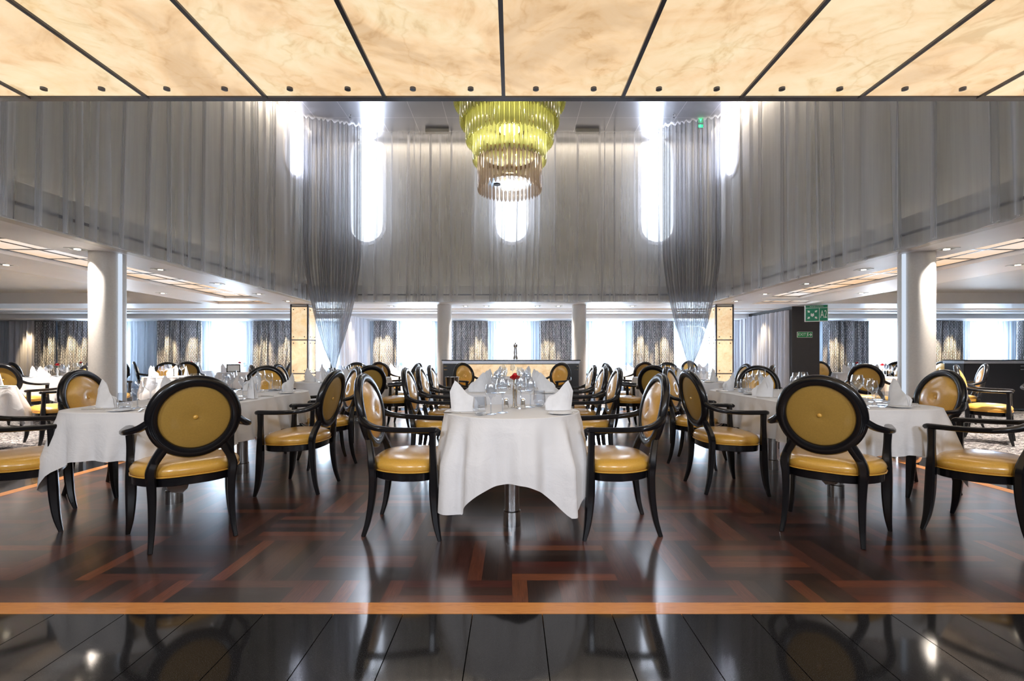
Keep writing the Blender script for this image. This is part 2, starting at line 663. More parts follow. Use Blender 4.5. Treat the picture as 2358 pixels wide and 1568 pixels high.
struct(MB().box(-WF, WF, WY0, WY1, -.06, 0).obj('floor', 'parquet', smooth=False), 'dark brown and red parquet floor laid in square blocks')
mb = MB()
mb.box(-WF - .1, WF + .1, WY0 - .095, WY0, -.06, .001)
mb.box(-WF - .1, WF + .1, WY1, WY1 + .1, -.06, .001)
mb.box(-WF - .1, -WF, WY0, WY1, -.06, .001)
mb.box(WF, WF + .1, WY0, WY1, -.06, .001)
struct(mb.obj('trim_1', 'oak', smooth=False), 'orange oak border strip around the parquet')
GX = 5.25
y0 = WY0 - .095
mb = MB()
# granite slabs, 0.3 m modules with fine joints: front field
jt = .0020
xs = [-5.25 + .3 * i - .02 for i in range(36)]
for i in range(35):
    a, b_ = max(xs[i], -GX), min(xs[i + 1], GX)
    mb.box(a + jt, b_ - jt, y0 - .60 + jt, y0 - jt, -.06, 0)
    mb.box(a + jt, b_ - jt, y0 - 1.20 + jt, y0 - .60 - jt, -.06, 0)
yy = y0
while yy < WY1 + .1:
    y2 = min(yy + .6, WY1 + .1)
    for s in (-1, 1):
        for k in range(4):
            xa = WF + .1 + k * .2725
            xb = xa + .2725
            a, b_ = sorted((s * xa, s * xb))
            mb.box(a + jt, b_ - jt, yy + jt, y2 - jt, -.06, 0)
    yy = y2
for i in range(35):
    a, b_ = max(xs[i], -GX), min(xs[i + 1], GX)
    mb.box(a + jt, b_ - jt, WY1 + .1 + jt, WY1 + .7 - jt, -.06, 0)
struct(mb.obj('floor_granite', 'granite', smooth=False), 'polished black granite tile border')
struct(MB().box(-GX, GX, y0 - 1.2, WY1 + .7, -.12, -.0615).obj('floor_granite_bed', 'granite_joint', smooth=False), 'grey joint bed between the granite tiles')
mb = MB()
mb.box(-RX, -GX, -4, 14, -.06, .003)
mb.box(GX, RX, -4, 14, -.06, .003)
mb.box(-GX, GX, WY1 + .7, 14, -.06, .003)
mb.box(-GX, GX, -4, y0 - 1.2, -.06, .003)
struct(mb.obj('floor_carpet', 'carpet', smooth=False), 'black and cream streaked carpet')


# ------------------------------------------------------------------ ceilings with recesses
def rect_field(x0, x1, y0, y1, holes, z0, z1):
    xs_ = sorted({x0, x1, *[h[0] for h in holes], *[h[1] for h in holes]})
    ys_ = sorted({y0, y1, *[h[2] for h in holes], *[h[3] for h in holes]})
    xs_ = [v for v in xs_ if x0 <= v <= x1]
    ys_ = [v for v in ys_ if y0 <= v <= y1]
    mb = MB()
    for a, b_ in zip(xs_, xs_[1:]):
        run = None
        for c, d in zip(ys_, ys_[1:]):
            cx, cy = (a + b_) / 2, (c + d) / 2
            hole = any(h[0] < cx < h[1] and h[2] < cy < h[3] for h in holes)
            if hole:
                if run:
                    mb.box(a, b_, run[0], run[1], z0, z1); run = None
            else:
                run = (run[0], d) if run else (c, d)
        if run:
            mb.box(a, b_, run[0], run[1], z0, z1)
    return mb


strips = [(-5.40, -4.68, -1.0, 9.2, .05), (4.68, 5.40, -1.0, 9.2, .05)]
coffers = [(-11.6, -6.35, 3.2, 10.05, .22), (6.35, 11.6, 3.2, 10.05, .22)]
litc = [(-6.1, -4.95, 9.55, 10.15, .05), (4.95, 6.1, 9.55, 10.15, .05)]
trough = [(-13.4, 13.4, 11.05, 11.45, .05)]
step = [(-13.6, 13.6, 11.6, 12.0, .09)]
allh = [h for g in (strips, coffers, litc, trough, step) for h in g]
atrium = (-XA, XA, YA0, YA1)
front_open = (-XA, XA, -4, YA0)
mb = rect_field(-RX, RX, -4, 12.55, [h[:4] for h in allh] + [atrium, front_open], ZC, ZC + .30)
struct(mb.obj('ceiling', 'white_paint', smooth=False), 'low white ceiling with recessed coffers')
mb = MB()
for h in coffers + step:
    mb.box(h[0], h[1], h[2], h[3], ZC + h[4], ZC + .30)
struct(mb.obj('ceiling_coffer', 'beige_paint', smooth=False), 'beige raised ceiling coffer tops')
# pelmet before the windows
struct(MB().box(-RX, RX, 12.55, 13.05, 2.085, ZC + .3).obj('ceiling_pelmet', 'white_paint', smooth=False, bevel=.01), 'white pelmet dropping before the window curtains')
struct(MB().box(-RX, RX, 13.05, YB, 2.10, ZC + .3).obj('ceiling_window_bay', 'white_paint', smooth=False), 'white soffit over the window curtains')


def lit_field(h, nx, ny, z, mname, label, group, words):
    x0, x1, y0, y1 = h[:4]
    dx, dy = (x1 - x0) / nx, (y1 - y0) / ny
    for i in range(nx):
        for j in range(ny):
            a, c = x0 + i * dx, y0 + j * dy
            o = thing('ceiling_light_panel', words(i, j), 'light panel', (a + dx / 2, c + dy / 2, z), 0, group)
            g = .016
            MB().box(-dx / 2 + g, dx / 2 - g, -dy / 2 + g, dy / 2 - g, 0, .012).obj('diffuser', mname, o, smooth=False)
            fr = MB()
            fr.box(-dx / 2, dx / 2, -dy / 2, -dy / 2 + g, -.004, .014)
            fr.box(-dx / 2, dx / 2, dy / 2 - g, dy / 2, -.004, .014)
            fr.box(-dx / 2, -dx / 2 + g, -dy / 2 + g, dy / 2 - g, -.004, .014)
            fr.box(dx / 2 - g, dx / 2, -dy / 2 + g, dy / 2 - g, -.004, .014)
            fr.obj('frame', 'dark_steel', o, smooth=False)


ORD = ['nearest', 'second', 'third', 'fourth', 'fifth', 'sixth', 'seventh', 'eighth', 'ninth', 'tenth', 'eleventh', 'twelfth']
for k, h in enumerate(strips):
    side = ('left', 'right')[k]
    hh = (h[0], h[1], 3.2, 9.2)
    lit_field(hh, 2, 12, ZC + h[4], 'onyx_strip', '', f'lit panels of the {side} ceiling strip',
              lambda i, j, side=side, k=k: f"peach lit panel, {ORD[j]} from the camera, {'inner' if (i == 1) == (k == 0) else 'outer'} row of {side} ceiling strip")
    struct(MB().box(h[0], h[1], h[2], 3.2, ZC + h[4], ZC + .3).obj('ceiling_strip_end', 'white_paint', smooth=False), 'white closed end of the ceiling strip')
for k, h in enumerate(litc):
    side = ('left', 'right')[k]
    lit_field(h, 3, 1, ZC + h[4], 'onyx_strip', '', f'lit panels of the small {side} ceiling recess',
              lambda i, j, side=side: f"{['left', 'middle', 'right'][i]} peach lit panel in the small far {side} ceiling recess")
for h in trough:
    lit_field(h, 18, 1, ZC + h[4], 'onyx_strip', '', 'lit panels of the far ceiling trough',
              lambda i, j: f"peach lit panel number-free place {i}" if False else f"{(['leftmost'] + ORD[1:] )[i] if i < 9 else (['rightmost'] + ORD[1:])[17 - i]} lit trough panel from the {'left' if i < 9 else 'right'} wall, far ceiling")

# canopy of lit onyx over the camera
ZP = 2.405
CY0, CY1 = .56, 2.44
for i in range(-7, 7):
    xa = -.042 + .592 * i
    xb = xa + .592
    for row in range(2):
        ya, yb = (CY0, CY1 - .012) if row == 0 else (CY0 - 1.9, CY0 - .012)
        k = i + 7
        vis = [f'{w} from the left' for w in ('first', 'second', 'third', 'fourth', 'fifth', 'sixth', 'seventh')] + \
              [f'{w} from the right' for w in ('seventh', 'sixth', 'fifth', 'fourth', 'third', 'second', 'first')]
        o = thing('onyx_ceiling_panel', f"large glowing onyx ceiling panel, {vis[k]} in the {'front' if row == 0 else 'rear'} canopy row",
                  'ceiling panel', (xa, ya, ZP), 0, 'glowing onyx canopy panels')
        MB().box(.008, .584, 0, yb - ya, 0, .02).obj('onyx_slab', 'onyx', o, smooth=False)
        for dx in (.157, .435):
            for dy in (.08, yb - ya - .075):
                q = MB().lathe([(.0145, -.012), (.0145, -.002), (.010, 0)], 20, dx, dy).obj('standoff', 'dark_steel', o)
mb = MB()
for i in range(-7, 8):
    xa = -.042 + .592 * i
    mb.box(xa - .009, xa + .009, -1.4, CY1, ZP - .010, ZP + .05)
mb.box(-4.3, 4.3, CY0 - .02, CY0 + .004, ZP - .006, ZP + .05)
struct(mb.obj('trim_2', 'dark_steel', smooth=False), 'dark steel bars between the onyx canopy panels')
struct(MB().box(-4.3, 4.3, CY1 - .008, CY1 + .03, ZP - .006, ZP + .12).obj('trim_3', 'dark_steel', smooth=False), 'dark steel edge bar of the onyx canopy')
mb = MB()
mb.box(-4.3, 4.3, -4, CY1, ZP + .06, ZP + .2)
struct(mb.obj('ceiling_front', 'white_paint', smooth=False), 'ceiling deck above the canopy')
struct(MB().box(-XA - .3, XA + .3, YA0 - .1, YA0 + .0, ZP + .121, ZT + .1).obj('wall_front_upper', 'fascia', smooth=False), 'upper wall above the canopy')


# ------------------------------------------------------------------ walls with shaped openings
def wall_with_holes(name, u0, u1, z0, z1, holes, thick, to3, material, label):
    """holes: (cu, cz, hw, hh, r) rounded rects. grid wall: cells around holes built from polar fans."""
    mb = MB()
    us = [u0]
    segs = []
    hs = sorted(holes)
    bounds = [u0] + [(a[0] + b_[0]) / 2 for a, b_ in zip(hs, hs[1:])] + [u1]
    for h, a, b_ in zip(hs, bounds, bounds[1:]):
        segs.append((a, b_, h))
    for a, b_, (cu, cz, hw, hh, r) in segs:
        N = 64
        inner, outer = [], []
        for k in range(N):
            ang = 2 * PI * (k + .5) / N
            dx, dz = cos(ang), sin(ang)
            # ray to outer rectangle
            t = 1e9
            if dx > 1e-9: t = min(t, (b_ - cu) / dx)
            if dx < -1e-9: t = min(t, (a - cu) / dx)
            if dz > 1e-9: t = min(t, (z1 - cz) / dz)
            if dz < -1e-9: t = min(t, (z0 - cz) / dz)
            outer.append((cu + dx * t, cz + dz * t))
            # rounded rect by marching
            lo, hi = 0, hw + hh
            for _ in range(30):
                mid = (lo + hi) / 2
                qx, qz = abs(dx * mid) - (hw - r), abs(dz * mid) - (hh - r)
                d_ = math.hypot(max(qx, 0), max(qz, 0)) + min(max(qx, qz), 0) - r
                if d_ < 0: lo = mid
                else: hi = mid
            inner.append((cu + dx * lo, cz + dz * lo))
        # insert rectangle corners
        corners = [(a, z0), (b_, z0), (b_, z1), (a, z1)]
        for c in corners:
            best = min(range(N), key=lambda k: (outer[k][0] - c[0]) ** 2 + (outer[k][1] - c[1]) ** 2)
            outer[best] = c
        rr = []
        for d in (0, thick):
            rr.append([to3(p[0], d, p[1]) for p in outer])
        n0 = len(mb.v)
        for (pts, d) in ((outer, 0), (inner, 0), (inner, thick), (outer, thick)):
            mb.v += [to3(p[0], d, p[1]) for p in pts]
        for ring in range(3):
            for k in range(N):
                k2 = (k + 1) % N
                A = n0 + ring * N
                mb.f.append((A + k, A + k2, A + N + k2, A + N + k))
        for k in range(N):
            k2 = (k + 1) % N
            mb.f.append((n0 + 3 * N + k, n0 + 3 * N + k2, n0 + k2, n0 + k))
    return struct(mb.obj(name, material, smooth=False), label)


wall_with_holes('wall_back', -RX, RX, -.06, 2.5, [(x, 1.25, .45, .74, .22) for x in WIN_X], .22,
                lambda u, d, z: (u, YB + d, z), 'white_paint', 'white hull wall with rounded windows')
wall_with_holes('wall_back_upper', -4.4, 4.4, ZC + .33, ZT + .1, [(x, 4.52, .36, 1.09, .355) for x in (-2.98, 0, 2.98)], .16,
                lambda u, d, z: (u, 10.05 + d, z), 'fascia', 'grey upper back wall with three tall rounded windows')
for s, nm in ((-1, 'left'), (1, 'right')):
    wall_with_holes(f'wall_{nm}_upper', YA0 - .1, 10.2, ZC + .33, ZT + .1, [(9.1, 4.95, .30, .48, .295)], .16,
                    lambda u, d, z, s=s: (s * (4.10 + d), u, z), 'fascia', f'grey upper wall behind the {nm} atrium curtain')
# fascia behind the curtains
mb = MB()
mb.box(-4.10, -3.9795, YA0, 10.05, ZC - .002, ZC + .33)
mb.box(3.9795, 4.10, YA0, 10.05, ZC - .002, ZC + .33)
mb.box(-3.9795, 3.9795, YA1 - .001, 10.05, ZC - .002, ZC + .33)
struct(mb.obj('trim_4', 'fascia', smooth=False, bevel=.01), 'pale fascia band at the bottom of the atrium walls')
mb = MB()
mb.box(-3.985, -3.972, YA0, 9.74, ZC + .13, ZC + .155)
mb.box(3.972, 3.985, YA0, 9.74, ZC + .13, ZC + .155)
mb.box(-3.97, 3.97, YA1 - .008, YA1 + .008, ZC + .13, ZC + .155)
struct(mb.obj('trim_5', 'dark_steel', smooth=False), 'dark slot line along the fascia band')
struct(MB().box(-4.3, 4.3, YA0 - .1, 10.2, ZT, ZT + .1).obj('ceiling_atrium', 'metal_tiles', smooth=False), 'grey satin metal tile ceiling over the atrium')
struct(MB().box(-RX - .2, -RX, -4, 14, -.1, 2.6).obj('wall_left', 'white_paint', smooth=False), 'far left wall')
struct(MB().box(RX, RX + .2, -4, 14, -.1, 2.6).obj('wall_right', 'white_paint', smooth=False), 'far right wall')
struct(MB().box(-RX, RX, -4.2, -4, -.1, 2.6).obj('wall_front', 'beige_paint', smooth=False), 'wall behind the camera')


# windows: frame + pane
def rounded_ring(cu, cz, hw, hh, r, N=64):
    pts = []
    for k in range(N):
        ang = 2 * PI * (k + .5) / N
        dx, dz = cos(ang), sin(ang)
        lo, hi = 0, hw + hh
        for _ in range(30):
            mid = (lo + hi) / 2
            qx, qz = abs(dx * mid) - (hw - r), abs(dz * mid) - (hh - r)
            d_ = math.hypot(max(qx, 0), max(qz, 0)) + min(max(qx, qz), 0) - r
            if d_ < 0: lo = mid
            else: hi = mid
        pts.append((cu + dx * lo, cz + dz * lo))
    return pts


def window(idx, cz, hw, hh, r, to3, label, fw=.09):
    o = struct(thing(f'window_{idx}', label, 'window'))
    del o['category']
    outer = rounded_ring(0, cz, hw + fw, hh + fw, r + fw)
    inner = rounded_ring(0, cz, hw - .03, hh - .03, max(r - .03, .05))
    mb = MB()
    rr = [[to3(p[0], -.002, p[1]) for p in outer], [to3(p[0], -.03, p[1]) for p in outer],
          [to3(p[0], -.03, p[1]) for p in inner], [to3(p[0], .1, p[1]) for p in inner]]
    mb.rings(rr, False, False)
    mb.obj('window_frame', 'white_paint', o)
    mb = MB()
    n = len(inner)
    mb.v = [to3(p[0], .10, p[1]) for p in inner] + [to3(p[0], .108, p[1]) for p in inner]
    mb.f = [tuple(range(n)), tuple(reversed(range(n, 2 * n)))]
    mb.obj('window_pane', 'pane', o, smooth=False)


k = 1
for x in WIN_X:
    window(k, 1.25, .45, .74, .22, lambda u, d, z, x=x: (x + u, YB + d, z), 'rounded lower window behind sheer curtain')
    k += 1
for x in (-2.98, 0, 2.98):
    window(k, 4.52, .36, 1.09, .355, lambda u, d, z, x=x: (x + u, 10.05 + d, z), 'tall rounded upper window behind the atrium curtain', .04)
    k += 1
for s in (-1, 1):
    window(k, 4.95, .30, .48, .295, lambda u, d, z, s=s: (s * (4.10 + d), 9.1 + u, z), 'short upper side window', .04)
    k += 1


# ------------------------------------------------------------------ curtains
def curtain(name, path, z0, z1, amp, wl, seed, material, sway=.02, rows=10, hemvar=.006, over=.3, parent=None, per=12):
    rnd = random.Random(seed)
    P = [Vector((p[0], p[1], 0)) for p in path]
    seg = [(P[i + 1] - P[i]).length for i in range(len(P) - 1)]
    Lt = sum(seg)
    n = int(Lt / wl * per)
    # irregular phase
    ph = [0.0]
    nf = int(Lt / wl) + 4
    widths = [rnd.choice((.45, .6, .8, 1, 1.25, 1.8)) for _ in range(nf * 3)]
    amps = [rnd.uniform(.55, 1.25) for _ in range(nf * 3)]
    lean = [rnd.uniform(-1, 1) for _ in range(nf * 3)]
    edges = [0.0]
    for w in widths:
        edges.append(edges[-1] + w * wl)
        if edges[-1] > Lt + wl:
            break
    mb = MB()
    mb.uv = []
    fi = 0

    def at(s_):
        s_ = max(0, min(Lt, s_))
        acc = 0
        for i, l in enumerate(seg):
            if s_ <= acc + l or i == len(seg) - 1:
                t = (s_ - acc) / l
                d = (P[i + 1] - P[i]).normalized()
                return P[i] + (P[i + 1] - P[i]) * t, Vector((-d.y, d.x, 0))
            acc += l
    arc = 0
    prev = None
    for i in range(n + 1):
        s_ = Lt * i / n
        while fi + 1 < len(edges) - 1 and s_ > edges[fi + 1]:
            fi += 1
        w = edges[fi + 1] - edges[fi]
        f = (s_ - edges[fi]) / w
        phi = 2 * PI * f
        for j in range(rows + 1):
            t = j / rows
            z = z1 + (z0 - z1) * t
            a = amp * (amps[fi] * (1 - f) + amps[fi + 1] * f) * (.75 + .35 * t)
            off = a * cos(phi)
            lat = over * w * .5 * sin(phi) * sin(phi) * (1 if lean[fi] > 0 else -1) * sin(phi)
            lat += sway * (lean[fi] * (1 - f) + lean[fi + 1] * f) * sin(t * 2.2 + lean[fi] * 2)
            p, nrm = at(s_ + lat)
            q = p + nrm * off
            if j == rows:
                z += hemvar * sin(phi * 1.0 + 1) * 1.5
            mb.v.append((q.x, q.y, z))
            if j == 0:
                if prev is not None:
                    arc += (q - prev).length
                prev = q
            mb.uv.append((arc, z))
    k = rows + 1
    for i in range(n):
        for j in range(rows):
            a = i * k + j
            mb.f.append((a, a + 1, a + k + 1, a + k))
    return mb.obj(name, material, parent, angle=0)


# atrium sheers
for s, nm in ((-1, 'left'), (1, 'right')):
    o = curtain('sheer_curtain', [(s * 3.92, YA0 + .05), (s * 3.92, 9.55)], ZC - .004, ZT - .01, .042, .30, 5 + s, 'sheer', over=.62, sway=.07, rows=14, per=18)
    tag(o, f'long grey sheer curtain hanging along the {nm} side of the atrium', 'curtain', 'grey atrium sheers')
o = curtain('sheer_curtain', [(-3.75, 9.66), (3.75, 9.66)], ZC - .004, ZT - .01, .040, .25, 11, 'sheer', over=.55, sway=.04, rows=14, per=16)
tag(o, 'grey sheer curtain across the atrium back wall over three tall windows', 'curtain', 'grey atrium sheers')


# gathered corner drapes
def drape(s, label):
    rnd = random.Random(20 + s)
    top = [Vector((-3.86, 9.02)), Vector((-3.38, 9.20)), Vector((-2.90, 9.42))]
    seg = [(top[1] - top[0]).length, (top[2] - top[1]).length]
    Lt = sum(seg)
    g = Vector((-3.36, 9.15))
    n, rows = 260, 36
    zt, zg = ZT - .02, .86
    mb = MB()
    mb.uv = []
    folds = 11
    ph = [rnd.uniform(-.5, .5) for _ in range(folds + 2)]
    for i in range(n + 1):
        u = i / n
        sp = u * Lt
        if sp < seg[0]:
            p = top[0].lerp(top[1], sp / seg[0]); nr = Vector((.36, -.93))
        else:
            p = top[1].lerp(top[2], (sp - seg[0]) / seg[1]); nr = Vector((.40, -.92))
        fold = sin(2 * PI * folds * u + 1.2 * sin(2 * PI * 3 * u) + ph[int(u * folds)] * .0)
        ang = PI * 1.9 * u - PI * .95 - PI / 4 * 3
        for j in range(rows + 1):
            t = j / rows
            if t < .82:
                tt = t / .82
                z = zt + (zg - zt) * tt
                k_ = tt ** 1.0
                w = 1 - (max(0, (tt - .48) / .52)) ** 1.8
                w = w * .985 + .015
            else:
                tt = (t - .82) / .18
                z = zg * (1 - tt) + .01
                w = .03 + .13 * math.sin(tt * PI / 2)
            q = g + (p - g) * w
            amp = .050 * (.35 + .65 * min(1, w * 1.5))
            q = q + nr * fold * amp
            rr = .042 if w < .9 else 0
            if w < .25:
                q = q + Vector((cos(ang), sin(ang))) * rr * (1 - w / .25)
            mb.v.append((-s * q.x, q.y, z))
            mb.uv.append((u * 6, z))
    k_ = rows + 1
    for i in range(n):
        for j in range(rows):
            a = i * k_ + j
            mb.f.append((a, a + 1, a + k_ + 1, a + k_))
    o = thing('corner_drape', label, 'curtain', (0, 0, 0), 0, 'tied corner drapes')
    mb.obj('gathered_voile', 'sheer_dark', o, angle=0)
    MB().lathe([(.062, .82), (.070, .84), (.070, .88), (.062, .90)], 20, -s * g.x, g.y, False, False).obj('tie_band', 'dark_steel', o)
    return o


drape(-1, 'tall grey voile drape tied to a point at the left back corner of the atrium')
drape(1, 'tall grey voile drape tied to a point at the right back corner of the atrium')

# window sheers and patterned curtains on the hull wall
edges = [-14.2, -9.6, -6.65, -3.9, -1.3, 1.3, 3.9, 6.05]
names = ['far left end', 'behind the left tables', 'left of the onyx pillar', 'left of the console', 'behind the console', 'right of the console', 'behind the right corner drape']
for i, (a, b_) in enumerate(zip(edges, edges[1:])):
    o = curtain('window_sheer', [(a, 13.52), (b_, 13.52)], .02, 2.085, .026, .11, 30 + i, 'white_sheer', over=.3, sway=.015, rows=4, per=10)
    tag(o, f'white sheer curtain over the windows, {names[i]}', 'curtain', 'white window sheers')
for i, (a, b_, nm) in enumerate([(6.7, 9.3, 'right of the dark wall'), (9.3, 14.2, 'at the far right end')]):
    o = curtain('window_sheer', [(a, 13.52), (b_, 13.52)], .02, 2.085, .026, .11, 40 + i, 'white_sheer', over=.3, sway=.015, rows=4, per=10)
    tag(o, f'white sheer curtain over the windows, {nm}', 'curtain', 'white window sheers')

PX = lambda px, d: (px - 1179) * d / F
dash = [(50, 128, 'left half of the pair at the far left'), (128, 208, 'right half of the pair at the far left'),
        (358, 466, 'just right of the left white column'), (580, 680, 'just left of the left onyx pillar'),
        (858, 915, 'left of the left middle column'), (1036, 1126, 'left above the onyx console'), (1240, 1320, 'right above the onyx console'),
        (1456, 1552, 'beside the right corner drape'), (1680, 1700, 'at the right end of the silver sheer'),
        (1896, 1998, 'right of the green exit sign'), (2110, 2218, 'right of the right white column'), (2342, 2420, 'at the right photo edge')]
for i, (a, b_, nm) in enumerate(dash):
    xa, xb = PX(a, 13.3), PX(b_, 13.3)
    o = curtain('patterned_curtain', [(xa, 13.30), (xb, 13.30)], .02, 2.08, .062, .17, 60 + i, 'dash', over=.55, sway=.06, rows=6, per=14)
    tag(o, f'charcoal and white dash-patterned curtain, {nm}', 'curtain', 'dash-patterned window curtains')

# side partitions of silver sheer
o = curtain('partition_sheer', [(-3.86, 11.0), (-3.86, 13.25)], .02, 2.09, .05, .17, 81, 'silver_sheer', over=.3)
tag(o, 'silver grey sheer curtain running back beside the left corner drape', 'curtain')
o = curtain('partition_sheer', [(6.02, 13.25), (6.02, 10.68)], .02, 2.12, .05, .19, 82, 'silver_sheer', over=.3)
tag(o, 'silver grey sheer curtain running back to the dark wall', 'curtain')
o = curtain('partition_sheer', [(-13.6, 13.2), (-12.9, 13.2)], .02, 2.08, .04, .15, 83, 'silver_sheer', over=.3)
tag(o, 'beige lit sheer curtain beside the brown panel at far left', 'curtain')
struct(MB().box(6.08, 6.68, 10.62, 13.2, 0, ZC).obj('wall_partition', 'dark_wall', smooth=False), 'charcoal wall end with the exit sign')


# ------------------------------------------------------------------ columns and pillars
def column(x, y, r, label):
    o = thing('round_column', label, 'column', (x, y, 0), 0, 'white round columns')
    MB().lathe([(r + .012, 0), (r + .012, .07), (r, .075)], 40).obj('base_ring', 'chrome', o)
    MB().lathe([(r, .07), (r, ZC + .004)], 48, cap0=False, cap1=False).obj('shaft', 'column', o)


column(-4.30, 5.20, .160, 'white round column at the left, nearest the camera')
column(4.30, 5.20, .160, 'white round column at the right, nearest the camera')
column(-1.43, 10.35, .150, 'white round column behind the left end of the console')
column(1.42, 10.35, .150, 'white round column behind the right end of the console')
for s, nm in ((-1, 'left'), (1, 'right')):
    x, y = s * 4.30, 5.20
    o = thing('highlight_stripe', f'slim white glowing stripe imitating the highlight on the inner side of the {nm} column', 'light')
    MB().lathe([(.018, .08), (.018, 2.19)], 12, x - s * .170, y - .045).obj('tube', emit('highlight_glow_' + nm, (.75, .85, 1), .9 * EM), o)  # glowing tube added for the column's reflected highlight, no lamp there


def onyx_pillar(x, y, label):
    o = thing('onyx_pillar', label, 'pillar', (x, y, 0), 0, 'square onyx pillars')
    h = .175
    MB().box(-h, h, -h, h, 0, ZC - .01).obj('core', 'white_paint', o, smooth=False)
    for a in (-1, 1):
        for b_ in (-1, 1):
            MB().box(a * h - .016, a * h + .016, b_ * h - .016, b_ * h + .016, 0, ZC - .005).obj('corner_bar', 'dark_steel', o, smooth=False)
    zs = [.06, .755, 1.455, 2.15]
    for i in range(3):
        for side in range(4):
            mb = MB()
            mb.box(-h + .02, h - .02, -h - .022, -h - .004, zs[i] + .014, zs[i + 1] - .014)
            p = mb.obj('onyx_slab', 'onyx_small', o, smooth=False)
            p.rotation_euler = (0, 0, side * PI / 2)
            for dx in (-.115, .115):
                for dz in (zs[i] + .065, zs[i + 1] - .065):
                    q = MB()
                    q.rings([[(dx + .011 * cos(2 * PI * k / 12), yv, dz + .011 * sin(2 * PI * k / 12)) for k in range(12)] for yv in (-h - .034, -h - .022)])
                    q.obj('standoff', 'dark_steel', p)
    mb = MB()
    for z in zs[:]:
        mb.box(-h - .016, h + .016, -h - .018, h + .018, z - .008, z + .008)
    mb.obj('cross_bars', 'dark_steel', o, smooth=False)


onyx_pillar(-4.42, 10.35, 'square lit onyx pillar left of the tied drape')
onyx_pillar(4.42, 10.35, 'square lit onyx pillar right of the tied drape')


# ------------------------------------------------------------------ console
def console(x, y, w, label, lm=.27):
    o = thing('sideboard', label, 'sideboard', (x, y, 0), 0, 'black sideboards with lit onyx front')
    hw = w / 2
    H = 1.045
    MB().box(-hw, hw, 0, .45, .05, H - .075).obj('body', 'console_black', o, smooth=False, bevel=.004)
    MB().box(-hw - .03, hw + .03, -.03, .48, H - .02, H).obj('top', 'black', o, smooth=False, bevel=.003)
    MB().box(-hw - .015, hw + .015, -.018, .465, H - .075, H - .02).obj('edge_band', 'pale_metal', o, smooth=False)
    MB().box(-hw + lm, hw - .27, -.016, -.001, .12, H - .09).obj('onyx_slab', 'onyx_small', o, smooth=False)
    for dx in (-hw + lm + .04, (lm - .27) / 2, hw - .31):
        for z in (.25, .85):
            q = MB()
            q.rings([[(dx + .012 * cos(2 * PI * k / 12), yv, z + .012 * sin(2 * PI * k / 12)) for k in range(12)] for yv in (-.03, -.016)])
            q.obj('standoff', 'dark_steel', o)
    for sx in (-1, 1):
        d = MB().box(min(sx * (hw - .26), sx * (hw - .01)), max(sx * (hw - .26), sx * (hw - .01)), -.012, -.001, .10, H - .09).obj('door', 'console_black', o, smooth=False, bevel=.002)
        for z in (H - .125, H - .195):
            xa, xb = sorted((sx * (hw - .02), sx * (hw - .09)))
            if lm > .3 and sx < 0:
                xa, xb = -hw + 1.12, -hw + 1.20
            MB().box(xa, xb, -.026, -.012, z - .006, z + .006).obj('handle', 'chrome', d, smooth=False)


console(-.02, 9.72, 2.70, 'black sideboard with glowing onyx front at the middle back')
console(10.75, 9.9, 3.2, 'black sideboard at the right photo edge', 1.30)


